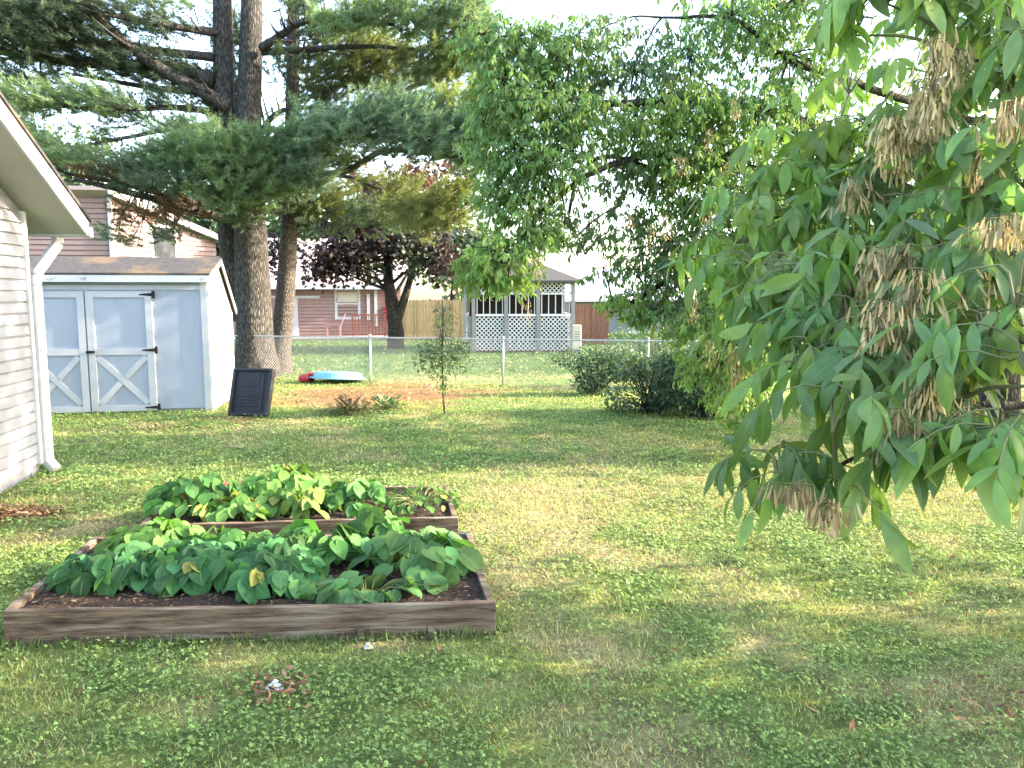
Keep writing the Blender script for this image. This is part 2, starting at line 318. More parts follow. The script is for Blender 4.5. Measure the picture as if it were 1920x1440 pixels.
def lawn_points(y0, y1, dens, margin=1.2):
    n = int(dens*(y1-y0)*2*(.69*y1+margin)); y = rng.uniform(y0, y1, n); x = rng.uniform(-1, 1, n)*(.69*y1+margin)
    k = np.abs(x) < .69*y+margin; x, y = x[k], y[k]
    bad = inside(bed1, x, y, .015) | inside(bed2, x, y, .015)
    # inside the house or the shed
    d = np.stack([x-hc[0], y-hc[1]]); a_ = d[0]*R_AX[0]+d[1]*R_AX[1]; f_ = d[0]*F_AX[0]+d[1]*F_AX[1]; bad |= (a_ < .03) & (f_ < .03)
    d = np.stack([x-shed0[0], y-shed0[1]]); a_ = d[0]*R_AX[0]+d[1]*R_AX[1]; f_ = d[0]*F_AX[0]+d[1]*F_AX[1]; bad |= (a_ < .0) & (f_ > -.02) & (f_ < 2.2)
    e = ((x-MULCH[0])/.5)**2+((y-MULCH[1])/.22)**2; bad |= e < .8*(.6+.8*vnoise(x, y, .15, 9))
    k = ~bad; return x[k], y[k]
def build_grass():
    mb = MB()
    for (y0, y1, dens, hh, ww) in ((1.9, 4.2, 6500, .036, .0042), (4.2, 7.5, 3400, .04, .0065), (7.5, 12.5, 1500, .045, .011), (12.5, 20, 420, .06, .02), (20, 36, 80, .07, .05)):
        x, y = lawn_points(y0, y1, dens); n = len(x); z = gz(x, y)
        dry, clov, lit = lawn_mix(x, y)
        keep = rng.random(n) > (.55*clov+.82*lit); x, y, z, dry, lit = x[keep], y[keep], z[keep], dry[keep], lit[keep]; n = len(x)
        c = lawn_color(x, y); isd = (rng.random(n) < dry*.45+.05); c = np.where(isd[:, None], A([.45, .37, .2]), c)*rng.uniform(.45, 1.75, (n, 1))
        th = rng.uniform(0, 2*math.pi, n); tilt = rng.uniform(.25, 1.25, n)
        D = np.stack([np.cos(th)*np.sin(tilt), np.sin(th)*np.sin(tilt), np.cos(tilt)], -1); Nn = np.stack([-np.cos(th), -np.sin(th), np.full(n, .6)], -1)
        hgt = hh*rng.uniform(.5, 1.25, n)*(.75+.6*fbm(x, y, .35, 61))
        mb.blades(np.stack([x, y, z-.004], -1), D, Nn, hgt, ww*rng.uniform(.6, 1.3, n), [1, .85, 0], rng.uniform(.1, .9, n), .3, c)
    # longer tufts where the mower misses: along the beds, the shed and the house wall
    E = []
    for b in (bed1, bed2):
        for (u0, v0, u1, v1) in ((0, -.02, b['W'], -.02), (b['W']+.025, 0, b['W']+.025, b['D']), (-.025, 0, -.025, b['D'])):
            q = rng.random((700, 1)); E.append(bl(b, 0, 0)+b['r']*(u0+(u1-u0)*q)+b['f']*(v0+(v1-v0)*q))
    q = rng.random((900, 1)); E.append(shed0-R_AX*4.2*q-F_AX*.05); q = rng.random((900, 1)); E.append(hc+R_AX*.06-F_AX*4.5*q)
    E = np.vstack(E)+rng.normal(0, .015, (len(np.vstack(E)), 3)); n = len(E); th = rng.uniform(0, 6.28, n); tl = rng.uniform(.05, .8, n)
    mb.blades(np.stack([E[:, 0], E[:, 1], gz(E[:, 0], E[:, 1])-.005], -1), np.stack([np.cos(th)*np.sin(tl), np.sin(th)*np.sin(tl), np.cos(tl)], -1), np.stack([-np.cos(th), -np.sin(th), np.full(n, .6)], -1), rng.uniform(.03, .1, n), rng.uniform(.004, .008, n), [1, .8, 0], rng.uniform(.2, 1., n), .3, A([.17, .24, .08])*rng.uniform(.5, 1.6, (n, 1)))
    tag(mb.build('grass', M['grass'], smooth=True), kind='stuff')
    mb = MB()
    for (y0, y1, dens, s_) in ((1.9, 4.2, 3000, .0092), (4.2, 7.5, 1500, .0125), (7.5, 12, 900, .015)):
        x, y = lawn_points(y0, y1, dens); dry, clov, lit = lawn_mix(x, y); k = rng.random(len(x)) < clov*(1-lit)*.95+.05; x, y, dry = x[k], y[k], dry[k]; n = len(x)
        base = np.stack([x, y, gz(x, y)+rng.uniform(.012, .055, n)], -1); th0 = rng.uniform(0, 6.28, n); c0 = (A([.19, .285, .09])*(1-.3*dry[:, None])+A([.2, .2, .08])*.3*dry[:, None])*rng.uniform(.5, 1.75, (n, 1))
        tl = rng.normal(0, .35, (n, 2))
        for k3 in range(3):
            th = th0+k3*2.094; D = np.stack([np.cos(th), np.sin(th), -.1+tl[:, 0]*np.cos(th)+tl[:, 1]*np.sin(th)], -1)
            mb.blades(base, D, np.tile(UP, (n, 1))+np.stack([tl[:, 1], tl[:, 0], tl[:, 0]*0], -1), s_*rng.uniform(.8, 1.3, n), s_*1.05, [.25, 1., .75], .3, .15, c0)
    tag(mb.build('clover', M['grass'], smooth=True), kind='stuff')
    # dead leaves and needle litter lying about
    mb = MB(); x, y = lawn_points(2, 12, 6); n = len(x)
    X = [np.stack([x, y], -1)]
    for (u, v, sx, sy, k_) in ((30, 965, .4, .2, 500), (650, 770, 1.3, .35, 380), (520, 1298, .16, .12, 90), (700, 740, 2.5, 1.3, 700), (300, 805, 1.1, .3, 220), (1850, 1330, .25, .2, 60)):
        g = gnd(u, v); X.append(np.stack([rng.normal(g[0], sx*.6, k_), rng.normal(g[1], sy*.6, k_)], -1))
    X = np.vstack(X); n = len(X); z = gz(X[:, 0], X[:, 1]); th = rng.uniform(0, 6.28, n); el = rng.uniform(-.2, .5, n)
    kc = rng.random((n, 1)); c = (A([.22, .1, .05])*kc+A([.36, .24, .13])*(1-kc))*rng.uniform(.5, 1.2, (n, 1))
    mb.blades(np.stack([X[:, 0], X[:, 1], z+rng.uniform(.01, .035, n)], -1), np.stack([np.cos(th)*np.cos(el), np.sin(th)*np.cos(el), np.sin(el)], -1), np.tile(UP, (n, 1))+rng.normal(0, .4, (n, 3)), rng.uniform(.03, .075, n), rng.uniform(.008, .03, n), [.2, 1, .7, 0], rng.uniform(-.6, .9, n), .3, c)
    tag(mb.build('fallen_leaves', M['dry'], smooth=True), kind='stuff')
build_grass()

# ------------------------------------------------------------------ lap siding helper
def lap(mb, P, D, Nrm, zf0, ztop, course=.115, proud=.024):
    """lap siding on a wall from P along D (vector with length); ztop(s) gives the wall top at fraction s; courses clipped under it"""
    L = np.linalg.norm(D); d = D/L; z = zf0
    zmax = max(ztop(0), ztop(1))
    while z < zmax-1e-4:
        z2 = min(z+course, zmax); s0, s1 = 0., 1.
        t0, t1 = ztop(0), ztop(1)
        zm = z+.001
        if t0 < z2 or t1 < z2:
            if abs(t1-t0) > 1e-6:
                sx = (z2-t0)/(t1-t0); sx = min(max(sx, 0), 1)
                if t0 < z2 and t1 >= z2: s0 = sx
                elif t1 < z2 and t0 >= z2: s1 = sx
                elif zm > t0 and zm > t1: break
        if s1-s0 > .004:
            a = P+d*L*s0; b = P+d*L*s1
            h = z2-z; q = [(0, .002), (0, proud), (h*.8, proud*.75), (h*.86, .002), (h, .002)]
            V = []
            for zz, pp in q: V += [a+UP*(z+zz)+Nrm*pp, b+UP*(z+zz)+Nrm*pp]
            mb.add(V, [[2*i, 2*i+1, 2*i+3, 2*i+2] for i in range(4)])
        z = z2

# ------------------------------------------------------------------ near house (left)
def near_house():
    root = thing('house', hc, 'pale lavender sided house corner with white overhanging rake and downspout', 'house')
    back = -9.0; Pb = hc+house_ax*back
    zc = float(at(38, 395, hc[1])[2])
    # roof pitch read from the rake line at the picture edge
    s0 = on_line(0, hc, house_ax, 2.7); p0 = hc+house_ax*s0; z0 = float(at(0, 347, p0[1])[2]); slope = (z0-zc)/(-s0)
    ridge_s = -3.6; zr = zc+slope*(-ridge_s)
    nr = R_AX
    mb = MB()
    lap(mb, hc+house_ax*ridge_s, house_ax*(-ridge_s-.06), nr, .12, lambda s: zr+(zc-zr)*s, course=.108)
    lap(mb, Pb, house_ax*(-back+ridge_s), nr, .12, lambda s: zc+(zr-zc)*s, course=.108)
    mb.build('siding', M['siding'], root)
    # wall core, far wall and foundation
    mb = MB(); poly = [Pb+UP*.0, hc+UP*.0, hc+UP*zc, hc+house_ax*ridge_s+UP*zr, Pb+UP*zc]
    mb.prism([p-nr*.003 for p in poly], -nr*6.0); mb.build('wall', M['siding'], root)
    mb = MB(); mb.box(hc+house_ax*(-.028)+nr*.016+UP*(zc/2+.05), (.05, .062, zc-.12), (nr, house_ax, UP)); mb.build('corner_trim', M['white'], root)
    # roof slabs with soffit
    ov, ev, th = .43, .42, .1
    dn = N(house_ax*1-UP*slope); a0 = hc+house_ax*ridge_s+UP*zr
    Ls = math.hypot(-ridge_s+ev, (-ridge_s+ev)*slope)
    nrm = N(np.cross(nr, dn))
    if nrm[2] < 0: nrm = -nrm
    for nm, mat, off, t_, w0 in (('soffit', 'soffit', .012, .02, 0.), ('roof', 'shingle', .16, .03, .03)):
        mb = MB(); A0 = a0+nr*(ov+w0)+nrm*off
        mb.prism([A0, A0+dn*(Ls+w0), A0+dn*(Ls+w0)+nrm*t_, A0+nrm*t_], -nr*(6.6)); 
        A1 = A0; d2 = N(-house_ax-UP*slope); n2 = N(np.cross(d2, nr)); n2 = n2 if n2[2] > 0 else -n2
        mb.prism([A1, A1+d2*6.6, A1+d2*6.6+n2*t_, A1+n2*t_], -nr*6.6); mb.build(nm, M[mat], root)
    mb = MB(); A0 = a0+nr*(ov-.012)+nrm*(-.005); mb.prism([A0, A0+dn*(Ls+.012), A0+dn*(Ls+.012)+nrm*.158, A0+nrm*.158], nr*.024)
    A1 = a0+nr*(ov-.012); d2 = N(-house_ax-UP*slope); n2 = N(np.cross(d2, nr)); n2 = n2 if n2[2] > 0 else -n2; mb.prism([A1, A1+d2*6.5, A1+d2*6.5+n2*.158, A1+n2*.158], nr*.024)
    mb.build('rake_fascia', M['white'], root)
    # eave board + gutter at the far eave
    e0 = a0+dn*Ls; mb = MB(); mb.box(e0+nr*(ov/2-3)+house_ax*.014+nrm*.07, (6+ov, .025, .16), (nr, house_ax, UP)); mb.build('eave_fascia', M['white'], root)
    mb = MB(); g0 = e0+house_ax*.085+UP*.03
    prof = [(-.055, .06), (-.055, -.04), (.02, -.05), (.06, .0), (.06, .06), (.05, .06), (.05, .005), (.018, -.04), (-.045, -.03), (-.045, .06)]
    mb.prism([g0+nr*(ov+.02)+house_ax*x+UP*z for x, z in prof], -nr*6.4); mb.box(g0+nr*(ov+.022), (.004, .11, .1), (nr, house_ax, UP)); gut = mb.build('gutter', M['white'], root)
    # downspout: outlet, two elbows, leg on the corner, kick-out
    q = [g0+nr*.12+UP*-.04, g0+nr*.12+UP*-.12, hc+nr*.06+house_ax*.06+UP*(zc-.62), hc+nr*.06+house_ax*.055+UP*(zc-.72), hc+nr*.06+house_ax*.055+UP*.12, hc+nr*.15+house_ax*.0+UP*.035]
    mb = MB()
    for i in range(len(q)-1): mb.bar(q[i], q[i+1]+(q[i+1]-q[i])*(.02 if i not in (len(q)-2,) else 0), .075, .1, up=A([.2, 1, .1]))
    ds = mb.build('downspout', M['white'], root, bevel=.012)
    for z in (.25, 1.25):
        mb = MB(); mb.box(hc+nr*.05+house_ax*.05+UP*z, (.1, .09, .03), (nr, house_ax, UP)); mb.build('strap', M['white'], ds)
    mb = MB(); mb.prism([Pb+nr*-.02-UP*.1, hc+nr*-.02-UP*.1, hc+nr*-.02+UP*.118, Pb+nr*-.02+UP*.118], nr*.015); mb.build('foundation', M['concrete'], root)
near_house()

# ------------------------------------------------------------------ garden shed
def shed():
    o = shed0.copy(); o[2] = gz(o[0], o[1]); W, D = 4.2, 1.85
    root = thing('garden_shed', o, 'grey and white garden shed with double doors and braced lower panels', 'shed')
    L_ = -R_AX; dr = .8; zf, zr, zb = float(at(385, 523, o[1]-.1)[2])-o[2], float(at(412, 483, o[1]+dr)[2])-o[2]-.06, float(at(440, 577, o[1]+1.8)[2])-o[2]; ze = zf+.025+.13*(zr-zf-.025)/(dr+.13)
    P = lambda s, d, z: o+L_*s+F_AX*d+UP*z
    ax = (L_, F_AX, UP)
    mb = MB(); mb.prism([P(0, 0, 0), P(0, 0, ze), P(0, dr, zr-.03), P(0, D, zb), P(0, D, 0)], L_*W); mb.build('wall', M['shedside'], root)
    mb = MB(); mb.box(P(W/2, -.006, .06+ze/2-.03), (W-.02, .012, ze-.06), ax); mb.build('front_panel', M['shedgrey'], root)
    s_at = lambda u: on_line(u, o, L_, 1.0)
    sd = [s_at(u) for u in (292, 166, 40)]; zd0, zd1 = .04, float(at(200, 546, o[1])[2])-o[2]
    mb = MB(); mb.box(P(.05, -.022, ze/2), (.1, .02, ze), ax); mb.box(P(-.01, .03, ze/2), (.02, .1, ze-.02), ax); mb.box(P(W/2, -.02, zd1+.055), (W-.2, .016, .07), ax); mb.build('corner_trim', M['white'], root)
    for k in range(2):
        s0, s1 = sd[k]+.012, sd[k+1]-.012; w = s1-s0; zm = zd0+(zd1-zd0)*.5
        mb = MB(); mb.box(P((s0+s1)/2, -.02, (zd0+zd1)/2), (w, .016, zd1-zd0), ax); dr_ = mb.build('door', M['shedgrey'], root)
        mb = MB(); b_ = .1
        for s in (s0+b_/2, s1-b_/2): mb.box(P(s, -.039, (zd0+zd1)/2), (b_, .022, zd1-zd0), ax)
        for z in (zd0+.04, zm, zd1-.05): mb.box(P((s0+s1)/2, -.038, z), (w-2*b_, .02, .09 if z != zm else .1), ax)
        f_ = mb.build('door_frame', M['white'], dr_)
        mb = MB(); za, zb_ = zd0+.085, zm-.05
        p1, p2, p3, p4 = P(s0+b_+.02, -.036, za+.03), P(s1-b_-.02, -.036, zb_-.03), P(s1-b_-.02, -.036, za+.03), P(s0+b_+.02, -.036, zb_-.03)
        mb.bar(p1, p2, .016, .085); c = (p3+p4)/2; h = N(p4-p3); mb.bar(p3, c-h*.055, .016, .083); mb.bar(c+h*.055, p4, .016, .083); mb.build('cross_brace', M['white'], dr_)
        hs = s0 if k == 0 else s1; sg = 1 if k == 0 else -1
        for z in (zd0+.05, zm+.02, zd1-.05):
            mb = MB(); mb.box(P(hs-sg*.03, -.055, z), (.045, .008, .11), ax)
            mb.prism([P(hs-sg*.01, -.058, z-.025), P(hs-sg*.01, -.058, z+.025), P(hs+sg*.17, -.058, z+.008), P(hs+sg*.17, -.058, z-.008)], F_AX*.007); mb.build('strap_hinge', M['black_metal'], dr_)
        if k == 0:
            mb = MB(); mb.tube([P(s1-.05, -.052, zm+.0), P(s1-.05, -.1, zm+.0)], [.016, .024], 10); mb.box(P(s1-.03, -.06, zm+.0), (.12, .012, .035), ax); mb.build('latch', M['black_metal'], dr_)
    # roof: front slope, back slope, fascia and rake boards
    ov = .07
    def slab(a, b, t, name, mat, up):
        mb = MB(); mb.prism([a, b, b+up*t, a+up*t], L_*(W+2*ov)); return mb.build(name, mat, root)
    sl = (zr-ze)/dr; f0 = P(-ov, -.13, ze-.13*sl+.03); r0 = P(-ov, dr, zr+.03); slb = (zr-zb)/(D-dr); b0 = P(-ov, D+.1, zb-.1*slb+.03)
    slab(f0, r0, .03, 'roof', M['shingle'], UP); slab(r0+F_AX*.001, b0, .03, 'roof', M['shingle'], UP)
    mb = MB(); mb.box(P(W/2, -.125, ze-.13*sl-.025), (W+2*ov, .02, .1), ax); mb.build('fascia', M['trim'], root)
    mb = MB(); dz = UP*-.075
    mb.prism([f0+F_AX*.02, r0, r0+dz, f0+F_AX*.02+dz], L_*.02); mb.prism([r0+F_AX*.002, b0, b0+dz, r0+F_AX*.002+dz], L_*.02); mb.build('rake_board', M['white'], root)
    mb = MB(); mb.box(P(-.006, D-.06, zb/2-.03), (.012, .09, zb-.1), ax); mb.build('rear_trim', M['white'], root)
    for s in (.1, 1.4, 2.8, 4.1):
        mb = MB(); mb.box(P(s, D/2, -.03), (.12, D-.1, .1), ax); mb.build('skid', M['brownwood'], root)
shed()

# black plastic tray leaning at the shed
def tray():
    g = gnd(466, 781); g[2] = gz(g[0], g[1])+.005
    root = thing('plastic_tray', g, 'black moulded plastic tray leaning on the end of the shed', 'tray')
    r = N(A([1, -.12, 0])); f = A([-r[1], r[0], 0]); tl = math.radians(14); u = N(UP*math.cos(tl)+f*math.sin(tl)+r*.06); n = N(np.cross(r, u)); W, H, T = .62, .72, .1
    if n[1] > 0: n = -n
    P = lambda a, b, c: g+r*a+u*b+n*c
    ax = (r, u, n)
    mb = MB(); mb.box(P(0, H/2, 0), (W-.03, H-.03, .02), ax)
    for b in (.15, .2, .25, .3): mb.box(P(-.05, b, .014), (W-.26, .016, .012), ax)
    mb.box(P(.17, H/2, .015), (.03, H-.16, .014), ax); mb.box(P(-.05, .55, .013), (W-.3, .2, .01), ax)
    mb.build('panel', M['black_plastic'], root, bevel=.004)
    mb = MB()
    for sx in (-1, 1): mb.box(P(sx*(W/2-.02), H/2, .0), (.045, H, T), ax)
    for b in (.022, H-.022): mb.box(P(0, b, 0), (W-.09, .044, T), ax)
    mb.build('rim', M['black_plastic'], root, bevel=.012)
tray()

# ------------------------------------------------------------------ raised beds
def raised_bed(b, label, seed):
    root = thing('raised_bed', b['o'], label, 'raised bed', 'raised garden beds on the lawn')
    W, D, H, t = b['W'], b['D'], b['H'], .04
    P = lambda u, v, z: bl(b, u, v, z)
    def board(name, c0, c1, thick):                # slightly bowed plank
        mb = MB(); n = 14; a = P(*c0); e = P(*c1); d = e-a; L = np.linalg.norm(d); d = d/L; inn = N(np.cross(UP, d))
        V = []
        for i in range(n+1):
            s = i/n; w = .006*math.sin(3.1*s+seed)+rng.normal(0, .0012); q = a+d*L*s+inn*w; zt = H+.004*math.sin(5*s+seed*2)+rng.normal(0, .001)
            V += [q-UP*.03, q+UP*zt, q+inn*thick+UP*zt, q+inn*thick-UP*.03]
        k = np.arange(n)[:, None]*4; j = np.arange(4)[None]; j2 = (j+1) % 4
        mb.add(V, [np.stack([k+j, k+4+j, k+4+j2, k+j2], -1).reshape(-1, 4), np.array([[0, 1, 2, 3], [n*4+3, n*4+2, n*4+1, n*4]])])
        return mb.build(name, M['bedwood'], root, bevel=.004)
    board('board', (0, 0, 0), (W, 0, 0), t); board('board', (0, D-t, 0), (W, D-t, 0), t)
    board('board', (t, t+.003, -.002), (t, D-t-.003, -.002), t); board('board', (W, t+.003, -.002), (W, D-t-.003, -.002), t)
    for u in (t+.05, W-t-.05):
        for v in (t+.06, D-t-.05):
            mb = MB(); mb.box(P(u, v, H/2-.03), (.07, .07, H-.05), (b['r'], b['f'], UP)); mb.build('corner_post', M['bedwood'], root)
    if b is bed1:
        for u in (W*.72, W*.865):
            mb = MB(); mb.box(P(u, -.02, .02), (.035, .02, .1), (b['r'], b['f'], UP)); mb.build('stake', M['bedwood'], root)
    n1, n2 = 50, 26; U, Vv = np.meshgrid(np.linspace(t*.9, W-t*.9, n1), np.linspace(t*.9, D-t*.9, n2)); u, v = U.ravel(), Vv.ravel()
    z = H-.06+.035*fbm(u, v, .12, 70+seed)+.02*fbm(u, v, .4, 73+seed)
    pts = b['o'][None]+u[:, None]*b['r']+v[:, None]*b['f']+z[:, None]*UP; i = (np.arange(n2-1)[:, None]*n1+np.arange(n1-1)[None]).ravel()
    mb = MB(); mb.add(pts, np.stack([i, i+1, i+n1+1, i+n1], -1))
    n = 900; uu = rng.uniform(.06, W-.06, n); vv = rng.uniform(.06, D-.06, n); th = rng.uniform(0, 6.28, n)
    so = mb.build('soil', M['soil'], root, smooth=True)
    mb = MB(); kc = rng.random((n, 1)); c = (A([.3, .21, .13])*kc+A([.08, .045, .03])*(1-kc))
    zz = H-.06+.035*fbm(uu, vv, .12, 70+seed)+.02*fbm(uu, vv, .4, 73+seed)
    mb.blades(b['o'][None]+uu[:, None]*b['r']+vv[:, None]*b['f']+(zz+.006)[:, None]*UP, np.stack([np.cos(th), np.sin(th), rng.uniform(-.1, .4, n)], -1), np.tile(UP, (n, 1))+rng.normal(0, .4, (n, 3)), rng.uniform(.012, .05, n), rng.uniform(.004, .016, n), [.5, 1, .4], .2, .1, c)
    mc = mb.build('mulch', M['dry'], root); tag(mc, kind='stuff')
raised_bed(bed1, 'nearer wooden raised bed with long front board and dark green bean plants', 1)
raised_bed(bed2, 'farther wooden raised bed behind the other, with yellow green and sparse plants', 2)

HEART = [.3, .86, 1., .93, .72, .4, 0]
def veg(b, u, v, ru, rv, hgt, n, size, label, cat, c, name='bean_plant', tri=True, lift=.0, wide=1.0):
    base = bl(b, u, v, b['H']-.04); root = thing(name, base, label, cat, 'vegetables growing in the raised beds')
    r = np.sqrt(rng.random(n)); th = rng.uniform(0, 6.28, n); du, dv = ru*r*np.cos(th), rv*r*np.sin(th)
    z = .82*hgt*(1-.6*r**2)*rng.uniform(.5, 1.1, n)+.03+lift
    Pp = base[None]+du[:, None]*b['r']+dv[:, None]*b['f']+z[:, None]*UP
    out = du[:, None]*b['r']+dv[:, None]*b['f']; out = out/(np.linalg.norm(out, axis=1)[:, None]+1e-6)
    az = rng.normal(0, .9, n); co, si = np.cos(az)[:, None], np.sin(az)[:, None]; out = out*co+np.cross(out, UP)*si
    # towards the light and the open front
    out = out+A([.25, -.55, 0]); out /= np.linalg.norm(out, axis=1)[:, None]
    mb = MB(); sm = MB()
    pit = rng.uniform(.15, 1.15, n)
    D0 = out*np.cos(pit)[:, None]-UP*np.sin(pit)[:, None]
    N0 = out*np.sin(pit)[:, None]+UP*np.cos(pit)[:, None]+rng.normal(0, .16, (n, 3))
    sz = size*rng.uniform(.62, 1.2, n); cc = c*rng.uniform(.62, 1.38, (n, 1))*(1+rng.normal(0, .06, (n, 3))); yl = (rng.random(n) < (.015 if b is bed1 else .07))[:, None]; cc = np.where(yl, A([.3, .3, .08]), cc)
    S0 = np.cross(D0, N0); S0 /= np.linalg.norm(S0, axis=1)[:, None]
    mb.blades(Pp, D0, N0, sz, sz*.86*wide, HEART, rng.uniform(.1, .75, n), rng.uniform(.05, .4, n), cc, back=.14)
    if tri:
        for sg in (-1, 1):
            k = rng.random(n) < .6; D1 = N0*-.1+D0*.35+S0*sg*.95-UP*.25
            mb.blades((Pp-D0*.02)[k], D1[k], N0[k]+rng.normal(0, .15, (k.sum(), 3)), sz[k]*.85, sz[k]*.7, HEART, .4, .18, cc[k]*rng.uniform(.8, 1.15, (k.sum(), 1)), back=.12)
    mb.build('leaves', M['bean'], root, smooth=True)
    for i in range(n):
        k = rng.random()*.35; q0 = base+(du[i]*b['r']+dv[i]*b['f'])*k-UP*.01; q2 = Pp[i]; q1 = (q0+q2)/2+UP*.04
        sm.tube([q0, q1, q2], [.0045, .0035, .0025], 4, cap=False)
    sm.build('stems', M['stem'], root, smooth=True)
DG, MG, LG, YG, PG = A([.055, .16, .06]), A([.085, .21, .055]), A([.12, .25, .06]), A([.2, .3, .07]), A([.12, .25, .09])
W1, W2 = bed1['W'], bed2['W']
veg(bed1, .95, .88, .3, .2, .2, 46, .12, 'leafy plant left of the back middle of the nearer bed', 'bean plant', MG)
veg(bed1, .42, .5, .3, .22, .19, 70, .14, 'low dark green bean plant at the left front of the nearer bed', 'bean plant', DG)
veg(bed1, .8, .55, .3, .25, .22, 80, .145, 'dark bean plant left of the middle in the nearer bed', 'bean plant', DG*1.1)
veg(bed1, 1.25, .48, .34, .29, .22, 95, .135, 'dense bean plant at the middle front of the nearer bed', 'bean plant', DG*1.15)
veg(bed1, 1.5, .8, .4, .26, .23, 80, .13, 'mid green bean plant behind the middle of the nearer bed', 'bean plant', MG)
veg(bed1, 1.85, .22, .45, .14, .09, 36, .13, 'pale low squash plant spilling along the right front of the nearer bed', 'squash plant', PG, name='squash_plant', tri=False, wide=1.25)
veg(bed1, 2.12, .7, .34, .34, .22, 60, .16, 'broad leaved squash at the right end of the nearer bed', 'squash plant', PG*.9, name='squash_plant', tri=False, wide=1.2)
veg(bed1, 1.88, .98, .18, .13, .33, 30, .14, 'tallest green plant climbing at the back of the nearer bed', 'bean plant', MG)
veg(bed1, .5, .95, .34, .18, .24, 50, .12, 'bright green plant at the back left of the nearer bed', 'bean plant', LG)
veg(bed1, 1.1, .98, .2, .12, .1, 12, .11, 'light green plant at the back middle of the nearer bed', 'bean plant', LG*.9)
veg(bed2, .35, .5, .42, .36, .3, 80, .12, 'green plant at the left end of the farther bed', 'bean plant', MG)
veg(bed2, .62, .24, .26, .18, .16, 30, .12, 'light green vine over the front board of the farther bed', 'bean plant', LG)
veg(bed2, .95, .62, .36, .36, .32, 80, .125, 'lime green plant left of the middle of the farther bed', 'bean plant', LG*1.15)
veg(bed2, 1.15, .34, .22, .2, .18, 32, .12, 'yellowing plant at the middle front of the farther bed', 'bean plant', YG)
veg(bed2, 1.5, .55, .26, .32, .22, 48, .12, 'green plant right of the middle of the farther bed', 'bean plant', MG*1.1)
veg(bed2, 2.02, .5, .32, .4, .12, 70, .065, 'sparse small leaved plant at the right end of the farther bed', 'seedling', LG*.8, name='seedling', tri=False)

# ------------------------------------------------------------------ fences, neighbours' things
def chainlink():
    pl = gnd(695, 716); pr = gnd(943, 723); d = N(pr-pl); d[2] = 0; d = N(d)
    y_ = lambda s: pl+d*s
    s0 = on_line(330, pl, d, .4); s1 = on_line(1330, pl, d, .4); sp_ = np.linalg.norm(pr-pl)
    H = 1.03
    def g(s): p = y_(s); p = p.copy(); p[2] = gz(p[0], p[1]); return p
    root = thing('chain_link_fence', g(0), 'galvanised chain link fence with top rail across the back of the lawn', 'fence')
    s = 0.
    posts = [k*sp_ for k in range(-3, 4) if s0-.5 < k*sp_ < s1+.5]
    for s in posts:
        p = g(s); mb = MB(); mb.tube([p-UP*.1, p+UP*(H+.03)], .025, 10); mb.tube([p+UP*(H+.03), p+UP*(H+.06), p+UP*(H+.075)], [.032, .03, .012], 10); mb.build('post', M['galv'], root, smooth=True)
    n = 30; ss = np.linspace(s0, s1, n); mb = MB(); mb.tube([g(a)-A([0, .0, 0])+UP*H for a in ss], .019, 8); mb.build('top_rail', M['galv'], root, smooth=True)
    mb = MB(); pitch = .066; off = A([-d[1], d[0], 0])*-.028
    for s in np.arange(s0, s1, pitch):
        for sg in (-1, 1):
            s2 = s+sg*(H-.03)*.9; a = g(s)+UP*.02+off; b = g(s2)+UP*(H-.01)+off*(1 if sg > 0 else 1.15)
            if not (s0 <= s2 <= s1): continue
            mb.tube([a, b], .0019, 3, cap=False)
    mb.build('mesh', M['galv'], root)
chainlink()

def siding_face(mb, P, D, Nr, z0, z1, course): lap(mb, P, D, Nr, z0, lambda s: z1, course, .03)

